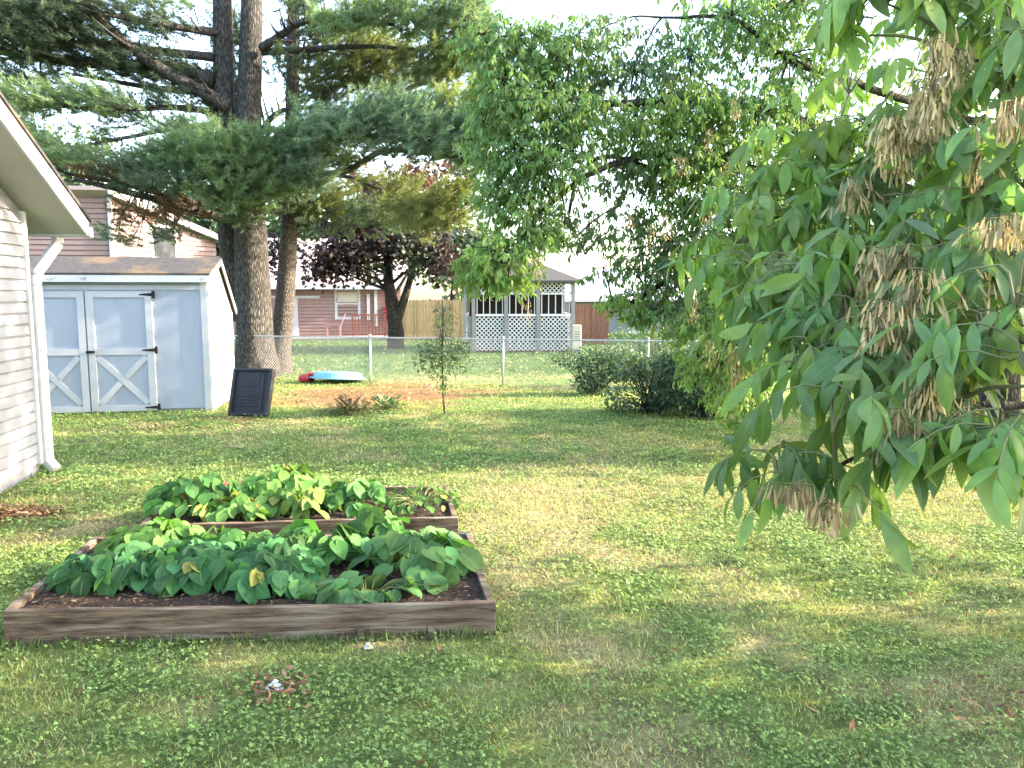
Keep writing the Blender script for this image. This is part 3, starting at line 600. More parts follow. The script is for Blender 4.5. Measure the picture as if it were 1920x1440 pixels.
def brown_house():
    Y0 = 35.5; a = gnd(430, 636); 
    P0 = at(430, 636, Y0); P0[2] = -.2; D = R_AX.copy(); sE = on_line(752, P0, D, 1.); nr = -F_AX
    ztop = float(at(600, 530, Y0+1)[2])
    root = thing('brown_house', P0, 'low rosy brown house with pale roof and white window behind fence', 'house')
    mb = MB(); siding_face(mb, P0, D*sE, nr, .0, ztop, .16); mb.build('siding', M['brownsiding'], root)
    mb = MB(); mb.box(P0+D*sE/2+F_AX*3.52+UP*(ztop/2), (sE, 7, ztop+.4), (D, F_AX, UP)); mb.build('wall', M['brownsiding'], root)
    rise = 2.4; e = P0+UP*ztop-F_AX*.55-D*.4; r = P0+UP*(ztop+rise)+F_AX*3.6-D*.4; r2 = P0+UP*ztop+F_AX*7.6-D*.4
    mb = MB(); mb.prism([e, r, r+UP*.08, e+UP*.08], D*(sE+.8)); mb.prism([r+F_AX*.001, r2, r2+UP*.08, r+F_AX*.001+UP*.08], D*(sE+.8)); mb.build('roof', M['pinkroof'], root)
    mb = MB(); mb.prism([P0+F_AX*.02+UP*(ztop-.05)+D*(sE-.05), P0+F_AX*3.6+UP*(ztop+rise-.1)+D*(sE-.05), P0+F_AX*7+UP*(ztop-.05)+D*(sE-.05)], -D*(sE-.1)); mb.build('gable', M['brownsiding'], root)
    mb = MB(); mb.bar(e-F_AX*.012-UP*.02, e-F_AX*.012-UP*.02+D*(sE+.8), .022, .19); mb.build('fascia', M['white'], root)
    mb = MB(); sA, sB = on_line(628, P0, D, 1.), on_line(676, P0, D, 1.); z0, z1 = float(at(650, 599, Y0+.7)[2]), float(at(650, 540, Y0+.7)[2]); c = .12; q = P0+nr*.025
    for s in (sA+c/2, sB-c/2): mb.box([*(q+D*s)[:2], (z0+z1)/2], (c, .05, z1-z0), (D, nr, UP))
    for z in (z0+c/2, z1-c/2): mb.box([*(q+D*(sA+sB)/2)[:2], z], (sB-sA-2*c, .05, c), (D, nr, UP))
    mb.box([*(q+D*(sA+sB)/2)[:2], (z0+z1)/2], (sB-sA-2*c, .045, .07), (D, nr, UP)); w = mb.build('window', M['white'], root)
    mb = MB(); mb.box([*(q-nr*.008+D*(sA+sB)/2)[:2], (z0+z1)/2], (sB-sA-.22, .012, z1-z0-.22), (D, nr, UP)); mb.build('pane', M['glass'], w)
    mb = MB(); mb.box([*(q+nr*.0+D*(sA+sB)/2)[:2], z0+(z1-z0)*.72], (sB-sA-.28, .012, (z1-z0)*.32), (D, nr, UP)); mb.build('blind', M['cream'], w)
    mb = MB(); sL, sR = on_line(500, P0, D, 1.), on_line(600, P0, D, 1.); zz = float(at(560, 557, Y0+.4)[2]); mb.box([*(q+D*(sL+sR)/2)[:2], zz], (sR-sL, .07, .11), (D, nr, UP)); mb.build('sun_streak_board', M['white'], root)  # white board stands in for a streak of sunlight on the wall
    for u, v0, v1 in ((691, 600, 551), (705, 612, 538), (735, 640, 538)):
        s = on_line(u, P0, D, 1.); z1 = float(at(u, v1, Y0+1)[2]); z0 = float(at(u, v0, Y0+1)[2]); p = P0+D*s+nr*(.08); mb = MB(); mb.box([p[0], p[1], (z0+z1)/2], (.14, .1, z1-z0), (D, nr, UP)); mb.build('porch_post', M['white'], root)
    s = on_line(552, P0, D, 1.); p = P0+D*s+nr*.04; mb = MB(); mb.box([p[0], p[1], .75], (.32, .07, 1.9), (D, nr, UP)); mb.build('door', M['white'], root)
    # patio slab
    mb = MB(); mb.box(P0+D*sE*.55+nr*1.0+UP*.01, (sE*.9+3, 1.95, .16), (D, F_AX, UP)); tag(mb.build('patio', M['concrete']), kind='structure')
    # railing
    sA, sB = on_line(663, P0, D, .3), on_line(722, P0, D, .3); root2 = thing('wooden_railing', P0+D*sA+nr*1.0+UP*.09, 'reddish wooden railing below the white window of the brown house', 'railing')
    q = P0+nr*1.0+UP*.09; H = 1.0; mb = MB(); 
    for z in (.1, H): mb.bar(q+D*sA+UP*z, q+D*sB+UP*z, .06, .07)
    rl = mb.build('rail', M['redwood'], root2)
    for s in np.linspace(sA+.12, sB-.12, 9):
        mb = MB(); mb.bar(q+D*s+UP*.137, q+D*s+UP*(H-.037), .04, .05, up=F_AX); mb.build('baluster', M['redwood'], root2)
    for s in (sA, sB): 
        mb = MB(); mb.bar(q+D*s, q+D*s+UP*(H+.06), .09, .09, up=F_AX); mb.build('post', M['redwood'], root2)
    # pink garden chair
    s = on_line(628, P0, D, .3); c = P0+D*s+nr*1.1+UP*.09; rt = thing('garden_chair', c, 'pink slatted garden chair with sloping back on the patio', 'chair')
    mb = MB()
    for k in range(5): mb.bar(c+D*(-.25+.11*k)+F_AX*-.25+UP*(.38-.02*k), c+D*(-.25+.11*k)+F_AX*.25+UP*(.38-.02*k), .085, .022)
    mb.build('seat', M['pinkplastic'], rt)
    mb = MB()
    for k in range(5): mb.bar(c+F_AX*(-.24+.12*k)+D*.24+UP*.3, c+F_AX*(-.24+.12*k)+D*.55+UP*1.05, .1, .022, up=D)
    mb.build('backrest', M['pinkplastic'], rt)
    for sg in (-1, 1):
        mb = MB(); mb.bar(c+F_AX*.3*sg+D*-.32+UP*.58, c+F_AX*.3*sg+D*.38+UP*.58, .1, .025); mb.build('armrest', M['pinkplastic'], rt)
        for dx, h in ((-.26, .566), (.3, .566)):
            mb = MB(); mb.bar(c+F_AX*.3*sg+D*dx, c+F_AX*.3*sg+D*dx+UP*h, .06, .08, up=D); mb.build('leg', M['pinkplastic'], rt)
    # red lantern-like shelf
    s = on_line(725, P0, D, 1.); z0 = float(at(725, 600, Y0+.5)[2]); z1 = float(at(725, 576, Y0+.5)[2]); c = P0+D*s+nr*.1; c[2] = z0; rt = thing('wall_rack', c, 'small red slatted rack on the brown house wall by the maple trunk', 'rack')
    mb = MB()
    for k in range(4): mb.box(c+UP*((z1-z0)*k/3), (.26, .1, .07), (D, nr, UP))
    mb.build('shelf', M['redplastic'], rt); mb = MB()
    for sg in (-1, 1): mb.box(c+D*sg*.14+UP*(z1-z0)/2, (.03, .1, z1-z0), (D, nr, UP))
    mb.build('side', M['redwood'], rt)
brown_house()

def board_fence(u0, u1, v0, v1, Y, mat, label, w=.14):
    P0 = at(u0, v0, Y); P0[2] = -.2; D = R_AX; L = on_line(u1, P0, D, .5); zt = float(at((u0+u1)/2, v1, Y)[2]); root = thing('board_fence', P0, label, 'fence')
    mb = MB(); n = int(L/w)
    for k in range(n):
        h = zt+.2+rng.normal(0, .015); p = P0+D*(k+.5)*w+F_AX*rng.normal(0, .006)
        mb.prism([p-D*w*.46, p+D*w*.46, p+D*w*.46+UP*(h-.05), p+D*w*.28+UP*h, p-D*w*.28+UP*h, p-D*w*.46+UP*(h-.05)], F_AX*.02)
    mb.build('boards', M[mat], root)
    mb = MB()
    for z in (.35, zt-.1): mb.bar(P0+F_AX*.06+UP*z, P0+D*L+F_AX*.06+UP*z, .05, .09)
    mb.build('rail', M[mat], root)
    for s in np.arange(0, L+.1, 2.4): 
        mb = MB(); mb.bar(P0+D*s+F_AX*.14, P0+D*s+F_AX*.14+UP*(zt+.1), .1, .1, up=F_AX); mb.build('post', M[mat], root)
board_fence(738, 1000, 640, 562, 34.5, 'cedar', 'tan upright board fence between the brown house and the gazebo')
board_fence(1072, 1142, 642, 570, 31, 'brownwood', 'dark brown board fence right of the lattice gazebo')

def lattice(mb, a, D, W, z0, H, pitch=.1, wd=.038, nr=A([0, -1., 0])):
    for sg in (1, -1):
        for s in np.arange(-H, W+H, pitch):
            # clip diagonal to the panel
            if sg > 0: t0, t1 = max(0, -s), min(H, W-s); f = lambda t: s+t
            else: t0, t1 = max(0, s-W), min(H, s); f = lambda t: s-t
            if t1-t0 < .02: continue
            p = a+D*f(t0)+UP*(z0+t0)+nr*(.006*sg); q = a+D*f(t1)+UP*(z0+t1)+nr*(.006*sg)
            mb.bar(p, q, wd, .009, up=nr)
def gazebo():
    Y = 27.; P0 = at(872, 660, Y); P0[2] = -.2; D = N(A([1, .03, 0])); F2 = A([-D[1], D[0], 0]); W = on_line(1074, P0, D, .8); nr = -F2
    ze = float(at(980, 526, Y)[2])+.2; zrail = float(at(980, 592, Y)[2])+.2; zl = float(at(980, 549, Y)[2])+.2; zr = float(at(960, 500, Y+1.7)[2])+.2; Dp = 3.6
    root = thing('gazebo', P0, 'grey gazebo with white lattice panels below and shingled hip roof', 'gazebo')
    us = [872, 895, 952, 1007, 1074]; ss = [0, on_line(888, P0, D, .8), on_line(949, P0, D, .8), on_line(1009, P0, D, .8), W]
    ax = (D, F2, UP); P = lambda s, d, z: P0+D*s+F2*d+UP*z
    for s in ss:
        mb = MB(); mb.box(P(s, .0, ze/2), (.13, .13, ze), ax); mb.build('post', M['gazpost'], root)
    for s in (0, W):
        mb = MB(); mb.box(P(s, Dp, ze/2), (.13, .13, ze), ax); mb.build('post', M['gazpost'], root)
    for i in range(len(ss)-1):
        a, b = ss[i]+.075, ss[i+1]-.075
        if b-a < .3:
            mb = MB(); mb.box(P((a+b)/2, 0, zrail/2), (b-a, .04, zrail-.04), ax); mb.build('side_panel', M['gazpost'], root); continue
        mb = MB(); lattice(mb, P(a, 0, 0), D, b-a, .06, zrail-.1, .155, .036, nr); mb.build('lattice_panel', M['lattice'], root)
        mb = MB(); lattice(mb, P(a, 0, 0), D, b-a, zl, ze-zl-.06, .155, .034, nr); mb.build('upper_lattice', M['lattice'], root)
        mb = MB(); mb.box(P((a+b)/2, 0, zrail+.02), (b-a, .1, .08), ax); mb.box(P((a+b)/2, 0, zl-.03), (b-a, .07, .06), ax); mb.build('rail', M['lattice'], root)
        mb = MB()
        for s in np.linspace(a+.05, b-.05, 5): mb.box(P(s, .03, (zrail+zl)/2), (.03, .03, zl-zrail-.13), ax)
        mb.build('screen_bar', M['lattice'], root)
    for side in (0, W):
        mb = MB(); lattice(mb, P(side, .07, 0), F2, Dp-.14, .06, zrail-.1, .2, .05, D); mb.build('lattice_panel', M['lattice'], root)
        mb = MB(); mb.box(P(side, Dp/2, zrail), (.08, Dp-.15, .08), ax); mb.build('rail', M['lattice'], root)
    mb = MB(); mb.box(P(W/2, Dp, ze/2), (W-.15, .05, ze-.02), ax); mb.build('rear_shade_panel', M['dark'], root)  # back wall coloured near black for the shaded inside
    mb = MB(); mb.box(P(W/2, Dp/2, .06), (W-.1, Dp-.1, .1), ax); mb.build('floor', M['brownwood'], root)
    mb = MB(); mb.box(P(W/2, .3, zrail/2), (W-.3, .02, zrail-.2), ax); mb.build('shade_backing', M['dark'], root)  # dark sheet gives the shade seen through the lattice holes
    o = .3; c = [P(-o, -o, ze), P(W+o, -o, ze), P(W+o, Dp+o, ze), P(-o, Dp+o, ze)]; r1, r2 = P(1.35, Dp/2, zr+.25), P(W-1.35, Dp/2, zr+.25)
    V = [*c, r1, r2, *[q-UP*.07 for q in c]]
    mb = MB(); mb.add(V, [np.array([[0, 1, 5, 4], [2, 3, 4, 5], [0, 6, 7, 1], [1, 7, 8, 2], [2, 8, 9, 3], [3, 9, 6, 0], [6, 9, 8, 7]]), np.array([[1, 2, 5], [3, 0, 4]])]); mb.build('roof', M['grey_roof'], root)
    # barbecue-like cream cabinet beside
    q = at(1081, 634, 26.6); q[2] = -.2; rt = thing('utility_box', q, 'cream metal box standing at the right corner of the gazebo', 'utility box')
    mb = MB(); mb.box(q+UP*.55, (.3, .3, .85), ax); mb.build('cabinet', M['cream'], rt, bevel=.02); mb = MB(); mb.box(q+UP*.06, (.24, .24, .13), ax); mb.build('foot', M['gazpost'], rt); mb = MB()
    for k in range(4): mb.box(q+UP*(.5+.08*k)-A([0, .153, 0]), (.2, .008, .03), ax)
    mb.build('louver', M['gazpost'], rt)
gazebo()

def white_garage():
    Y = 40; P0 = at(1065, 640, Y); P0[2] = -.2; D = R_AX; W = on_line(1290, P0, D, 1); zt = float(at(1150, 566, Y)[2])+.2; zr = float(at(1150, 505, Y+4)[2])+.2
    root = thing('garage', P0, 'garage with broad white metal roof behind the dark board fence', 'garage')
    ax = (D, F_AX, UP); mb = MB(); mb.box(P0+D*W/2+F_AX*4+UP*zt/2, (W, 8, zt), ax); mb.build('wall', M['gazpost'], root)
    e = P0-F_AX*.4-D*.3+UP*(zt+.02); r = P0+F_AX*4-D*.3+UP*zr; r2 = P0+F_AX*8.4-D*.3+UP*zt
    mb = MB(); mb.prism([e, r, r+UP*.08, e+UP*.08], D*(W+.6)); mb.prism([r+F_AX*.001, r2, r2+UP*.08, r+F_AX*.001+UP*.08], D*(W+.6))
    for s in np.arange(.3, W+.3, .6): mb.bar(e+D*s+UP*.1, r+D*s+UP*.1, .03, .03)
    mb.build('roof', M['white_roof'], root)
    mb = MB(); mb.box(P0+D*W*.6-F_AX*.02+UP*.9, (1.0, .04, 1.8), ax); mb.build('door', M['white'], root)
white_garage()

def mauve_house():
    Y = 25.; C = at(219, 620, Y); C[2] = -.2; root = thing('mauve_house', C, 'two storey mauve sided house behind the garden shed', 'house')
    zt = float(at(215, 355, Y)[2]); D = -R_AX; W = 8.; s1 = on_line(400, C, F_AX, 4.); Dp = 9.0
    zt2 = float(at(385, 432, C[1]+min(max(s1, 4), 9))[2])
    # right face turned a little to the lens so that it reads as wide as in the photograph
    G = N(A([.42, .91, 0])); L = on_line(402, C, G, 4.); q = C+G*L; zt2 = float(at(402, 440, q[1])[2]); n2 = N(A([G[1], -G[0], 0]))
    mb = MB(); lap(mb, C, D*W, -F_AX, -.2, lambda s: zt, .165, .05); mb.build('siding', M['pinksiding'], root)
    mb = MB(); lap(mb, C, G*L, n2, -.2, lambda s: zt+(zt2-zt)*s, .165, .05); mb.build('siding', M['pinksiding'], root)
    mb = MB(); mb.prism([C+D*.01+G*.02, C+D*W, C+D*W+G*L, C+G*L-n2*.02], UP*(zt2)); mb.build('wall', M['pinksiding'], root)
    mb = MB(); mb.prism([C-n2*.005+UP*zt2, C+G*L-n2*.005+UP*zt2, C-n2*.005+UP*zt], D*W); mb.build('gable', M['pinksiding'], root)
    a = C+UP*zt+n2*.35-G*.3; sl = (zt2-zt)/L; b = C+G*(L+.5)+UP*(zt2+sl*.5)+n2*.35; a = a-UP*sl*.3
    mb = MB(); mb.prism([a+UP*.04, b+UP*.04, b+UP*.16, a+UP*.16], D*(W+.5)); mb.build('roof', M['pinkroof'], root)
    mb = MB(); mb.prism([a+n2*.02-UP*.06, b+n2*.02-UP*.06, b+n2*.02+UP*.12, a+n2*.02+UP*.12], -n2*.03); mb.build('fascia', M['white'], root)
    mb = MB(); mb.box(C+(-F_AX+n2)*.02+UP*(zt/2), (.12, .12, zt-.1), (R_AX, F_AX, UP)); mb.build('corner_trim', M['white'], root)
    s = on_line(305, C, G, 4.); zc = float(at(305, 455, (C+G*s)[1])[2]); mb = MB(); mb.box([*(C+G*s+n2*.03)[:2], zc], (1.1, .06, 1.2), (G, n2, UP)); w = mb.build('window', M['white'], root)
    mb = MB(); mb.box([*(C+G*s+n2*.062)[:2], zc], (.9, .01, 1.0), (G, n2, UP)); mb.build('pane', M['glass'], w)
mauve_house()

# blue paddling pool upside down + red bucket
def toys():
    g = gnd(634, 716); g[2] = gz(g[0], g[1]); root = thing('paddling_pool', g, 'light blue plastic paddling pool upturned by the chain link fence', 'paddling pool')
    prof = [(.62, .0), (.63, .03), (.58, .035), (.56, .1), (.53, .14), (.46, .155), (.0, .15)]; n = 40; th = np.arange(n)*2*math.pi/n; mb = MB(); V = []
    tiltx, tilty = math.radians(2), math.radians(4)
    for r, z in prof:
        for t in th:
            rr = r*(1+.012*math.cos(8*t)); p = A([rr*math.cos(t)*1.0, rr*math.sin(t)*.8, z+.02]); p[2] += -math.tan(tiltx)*p[0]*1.-math.tan(tilty)*p[1]+.055; V.append(g+p)
    m = len(prof); i = np.arange(m-1)[:, None]*n; j = np.arange(n)[None]; j2 = (j+1) % n
    mb.add(V, np.stack([i+j, i+j2, i+n+j2, i+n+j], -1).reshape(-1, 4)); mb.build('basin', M['bluepool'], root, smooth=True)
    mb = MB(); mb.tube([g+A([.625*math.cos(t), .5*math.sin(t), .02+.07-math.tan(tiltx)*.625*math.cos(t)-math.tan(tilty)*.5*math.sin(t)]) for t in np.linspace(0, 2*math.pi, 40)], .018, 8, cap=False); mb.build('rim', M['bluepool'], root, smooth=True)
    g = gnd(574, 717); g[2] = gz(g[0], g[1]); root = thing('toy_bucket', g, 'red plastic toy bucket lying on its side by the blue pool', 'bucket')
    ax_ = N(A([.85, -.4, .1])); c = g+UP*.1; mb = MB(); ps = [c-ax_*.15, c-ax_*.149, c+ax_*.13, c+ax_*.15, c+ax_*.15, c+ax_*.13, c-ax_*.12]; mb.tube(ps, [.001, .085, .115, .13, .112, .1, .07], 18, cap=False); mb.build('body', M['redplastic'], root, smooth=True)
    mb = MB(); s_ = N(np.cross(ax_, UP)); u_ = np.cross(s_, ax_); mb.tube([c+ax_*.13+s_*.12*math.cos(t)+(u_*.3+ax_*.8)*.14*math.sin(t) for t in np.linspace(0, math.pi, 14)], .007, 6); mb.build('handle', M['white'], root, smooth=True)
    # brick scrap at the far end of the rear bed
    b = bl(bed2, .5, bed2['D']-.02, bed2['H']); root = thing('brick', b, 'reddish brick lying on the back board of the farther raised bed', 'brick'); 
    mb = MB(); mb.box(b+UP*.033, (.2, .09, .062), (bed2['r'], bed2['f'], UP)); mb.build('block', M['terracotta'], root, bevel=.006)
    # crumpled paper scrap
    for u, v, s, lb in ((516, 1296, .032, 'crumpled white paper scrap on brown litter in front of the nearer bed'), (690, 1219, .02, 'small pale scrap in the grass below the front board of the nearer bed')):
        g = gnd(u, v); k = 9; mb = MB(); th = np.arange(k)*2*math.pi/k
        for lay in range(3):
            P_ = [g+A([s*(1.3-.35*lay)*math.cos(t)*rng.uniform(.7, 1.2), s*(1.0-.3*lay)*math.sin(t)*rng.uniform(.7, 1.2), .012+lay*s*.45+rng.uniform(0, s*.35)]) for t in th]
            mb.add(P_+[np.mean(P_, 0)+UP*s*.4], np.array([[i, (i+1) % k, k] for i in range(k)]))
        tag(mb.build('paper_scrap', M['paper']), lb, 'litter')
toys()

# ------------------------------------------------------------------ trees
def curve(pts, n=10):
    P = np.asarray(pts, float); m = len(P)
    if m < 3: return np.stack([np.interp(np.linspace(0, m-1, n), np.arange(m), P[:, k]) for k in range(P.shape[1])], -1)
    out = []
    Q = np.vstack([2*P[0]-P[1], P, 2*P[-1]-P[-2]])
    for i in range(1, m):
        for t in np.linspace(0, 1, n, endpoint=False):
            a, b, c, d = Q[i-1], Q[i], Q[i+1], Q[i+2]
            out.append(.5*((2*b)+(-a+c)*t+(2*a-5*b+4*c-d)*t*t+(-a+3*b-3*c+d)*t**3))
    out.append(P[-1]); return np.array(out)
def pxpath(pts): return [A([*at(u, v, d)]) for u, v, d in pts]
def wob(P, amt): return P+np.cumsum(rng.normal(0, amt, P.shape), axis=0)*.5

def sprig_needles(mb, P, D, n_t, L, nl, col, nper=13, wd=.0066):
    """plumes: from each point P a shoot along D (len L) with n_t needle tufts"""
    m = len(P); t = np.linspace(.12, 1, n_t)
    B = (P[:, None]+D[:, None]*(L[:, None]*t[None])[..., None]+UP*(.25*L[:, None]*t[None]**2)[..., None]).reshape(-1, 3)
    Dd = np.repeat(D+UP*.25, n_t, 0); Dd /= np.linalg.norm(Dd, axis=1)[:, None]; cc = np.repeat(col, n_t, 0)
    B = np.repeat(B, nper, 0); Dd = np.repeat(Dd, nper, 0); cc = np.repeat(cc, nper, 0)*rng.uniform(.7, 1.3, (len(B), 1)); k = len(B)
    rd = rng.normal(0, 1, (k, 3)); rd -= Dd*np.sum(rd*Dd, 1)[:, None]; rd /= np.linalg.norm(rd, axis=1)[:, None]
    sp_ = rng.uniform(.2, .95, (k, 1)); d = Dd*np.cos(sp_)+rd*np.sin(sp_); ln = nl*rng.uniform(.7, 1.2, (k, 1))
    sd = np.cross(d, rng.normal(0, 1, (k, 3))); sd /= np.linalg.norm(sd, axis=1)[:, None]
    mb.tris(B, B+d*ln, sd*wd, cc)

PN = A([.19, .28, .15]); PD = A([.09, .135, .09]); PB = A([.2, .295, .2]); PY = A([.22, .27, .1]); PO = A([.16, .195, .085]); PR = A([.2, .12, .07])  # PY puts the yellow of sunlit pads into the needle colour
def pine(name, label, base, stems, limbs, pads, bmat):
    root = thing(name, base, label, 'tree')
    for i, (pts, rad) in enumerate(stems):
        c = curve(pxpath(pts), 8); r = np.interp(np.linspace(0, 1, len(c)), np.linspace(0, 1, len(rad)), rad)
        mb = MB(); mb.tube(c, r, 22, bump=.05); mb.build('trunk', M[bmat], root, smooth=True)
    skel = []
    for pts, r0 in limbs:
        c = wob(curve(pxpath(pts), 7), .012); r = np.linspace(r0, r0*.35, len(c)); mb = MB(); mb.tube(c, r, 8, bump=.12)
        for k in range(2, len(c), 2):
            t = N(c[k]-c[k-1]); sd = N(np.cross(t, UP)*rng.choice([-1, 1])+t*.8+UP*rng.normal(0, .1)); Lw = rng.uniform(.4, 1.2)
            tw = np.array([c[k]+sd*Lw*s+UP*(-.1*s*Lw+.16*s*s) for s in np.linspace(0, 1, 5)]); mb.tube(tw, np.linspace(r[k]*.45, .006, 5), 5, cap=False)
        mb.build('branch', M[bmat], root, smooth=True); skel.append(c)
    mb = MB(); tw = MB(); S = np.vstack(skel)
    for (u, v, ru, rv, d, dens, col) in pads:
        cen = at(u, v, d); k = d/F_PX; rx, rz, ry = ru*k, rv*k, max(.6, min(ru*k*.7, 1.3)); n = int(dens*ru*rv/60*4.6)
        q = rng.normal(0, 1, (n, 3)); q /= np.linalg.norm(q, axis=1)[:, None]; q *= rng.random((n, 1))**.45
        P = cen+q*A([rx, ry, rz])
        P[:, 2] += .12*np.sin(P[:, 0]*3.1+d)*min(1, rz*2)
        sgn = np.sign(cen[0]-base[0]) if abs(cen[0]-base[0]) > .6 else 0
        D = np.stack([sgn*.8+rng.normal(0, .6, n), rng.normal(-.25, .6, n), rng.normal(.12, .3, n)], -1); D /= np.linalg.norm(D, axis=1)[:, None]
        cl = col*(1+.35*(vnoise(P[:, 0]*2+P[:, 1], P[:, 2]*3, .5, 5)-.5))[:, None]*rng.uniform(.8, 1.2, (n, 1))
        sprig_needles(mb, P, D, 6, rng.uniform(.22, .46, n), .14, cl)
        for i in range(max(3, n//50)):
            a = P[rng.integers(n)]; j = np.argmin(np.sum((S-a)**2, 1)); s0 = S[j]
            if np.linalg.norm(s0-a) > 3: s0 = a+N(s0-a)*3
            tw.tube([s0, (s0+a)/2+rng.normal(0, .06, 3)-UP*.05, a, a+(a-s0)*.12], [.02, .014, .008, .003], 4, cap=False)
    tw.build('twigs', M[bmat], root, smooth=True); mb.build('needles', M['needles'], root)
d0 = 18.8
bA = at(478, 697, d0); bA[2] = -.22
pine('pine_tree', 'large double trunked white pine with furrowed grey bark behind the shed', bA,
     [([(480, 705, d0), (478, 640, d0), (474, 540, d0), (468, 400, d0), (466, 250, d0), (470, 100, d0), (473, -50, d0), (476, -260, d0)], [.62, .45, .42, .37, .3, .26, .23, .2]),
      ([(452, 600, d0+.05), (436, 500, d0+.1), (428, 400, d0+.15), (422, 250, d0+.2), (419, 100, d0+.2), (416, -50, d0+.2), (414, -260, d0+.2)], [.22, .27, .27, .25, .23, .21, .18])],
     [([(428, 200, 18.6), (340, 150, 18.2), (250, 90, 17.8), (150, 0, 17.4), (90, -60, 17.2)], .17),
      ([(405, 60, d0), (300, 45, 18), (200, 25, 17.6), (60, 0, 17)], .1),
      ([(400, 108, d0), (260, 92, 18.4), (110, 78, 17.8), (-20, 55, 17.2)], .11),
      ([(400, 150, d0), (280, 128, 18.6), (120, 112, 18), (-30, 92, 17.6)], .2),
      ([(410, 175, d0+.3), (290, 165, 19), (140, 140, 19.2)], .1),
      ([(412, 212, d0), (330, 202, 18.2), (240, 205, 17.6), (60, 200, 17)], .09),
      ([(420, 232, d0-.2), (350, 238, 18), (260, 252, 17.4), (150, 275, 17)], .08),
      ([(432, 412, d0-.2), (360, 392, 17.6), (250, 362, 16.8), (140, 335, 16.2)], .12),
      ([(428, 392, d0-.2), (340, 375, 17.8), (230, 345, 17.2), (120, 325, 16.6)], .09),
      ([(490, 90, 18.5), (530, 62, 18), (580, 38, 17.6), (640, 35, 17.2), (740, 45, 16.8)], .1),
      ([(492, 98, 18.6), (580, 94, 18.2), (690, 88, 17.6), (800, 98, 17)], .09),
      ([(488, 250, 18.6), (520, 212, 18.3), (570, 200, 18), (640, 205, 17.6)], .08),
      ([(486, 240, 18.6), (560, 248, 18.3), (640, 238, 17.8)], .08),
      ([(470, 300, 18.4), (440, 320, 17.6), (400, 330, 16.8)], .09)],
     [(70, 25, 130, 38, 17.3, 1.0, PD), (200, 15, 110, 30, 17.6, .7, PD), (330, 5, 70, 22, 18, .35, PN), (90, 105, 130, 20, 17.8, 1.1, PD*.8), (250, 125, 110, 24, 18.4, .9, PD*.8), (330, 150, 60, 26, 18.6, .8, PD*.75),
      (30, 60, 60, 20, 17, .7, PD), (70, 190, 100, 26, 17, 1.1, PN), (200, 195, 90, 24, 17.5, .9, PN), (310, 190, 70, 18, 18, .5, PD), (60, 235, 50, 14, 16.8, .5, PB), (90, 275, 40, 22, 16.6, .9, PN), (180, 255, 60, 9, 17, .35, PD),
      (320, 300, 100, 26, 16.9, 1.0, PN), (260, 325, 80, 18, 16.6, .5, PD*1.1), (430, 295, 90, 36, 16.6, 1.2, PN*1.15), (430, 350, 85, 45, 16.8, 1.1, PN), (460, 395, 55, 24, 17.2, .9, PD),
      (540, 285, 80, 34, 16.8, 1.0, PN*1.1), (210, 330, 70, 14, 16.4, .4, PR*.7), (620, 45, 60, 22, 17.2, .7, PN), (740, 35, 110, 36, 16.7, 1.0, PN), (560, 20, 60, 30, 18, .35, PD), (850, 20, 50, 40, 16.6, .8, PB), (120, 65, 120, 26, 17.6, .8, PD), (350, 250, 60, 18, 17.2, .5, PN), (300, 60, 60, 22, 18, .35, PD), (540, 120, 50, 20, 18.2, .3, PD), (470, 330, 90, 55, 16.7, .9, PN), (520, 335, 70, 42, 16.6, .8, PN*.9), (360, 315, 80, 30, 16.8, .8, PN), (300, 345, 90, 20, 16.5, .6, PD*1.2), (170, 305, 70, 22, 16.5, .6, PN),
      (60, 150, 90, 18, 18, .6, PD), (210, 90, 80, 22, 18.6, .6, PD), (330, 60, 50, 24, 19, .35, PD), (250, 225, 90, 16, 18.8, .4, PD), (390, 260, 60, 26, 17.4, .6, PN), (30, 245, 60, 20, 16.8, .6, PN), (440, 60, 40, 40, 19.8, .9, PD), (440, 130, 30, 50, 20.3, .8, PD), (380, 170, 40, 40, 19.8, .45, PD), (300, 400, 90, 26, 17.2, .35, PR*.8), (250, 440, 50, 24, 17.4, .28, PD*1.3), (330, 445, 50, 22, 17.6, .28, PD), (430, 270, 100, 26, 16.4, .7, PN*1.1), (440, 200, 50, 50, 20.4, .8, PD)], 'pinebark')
d1 = 20.0
bB = at(524, 690, d1); bB[2] = -.22
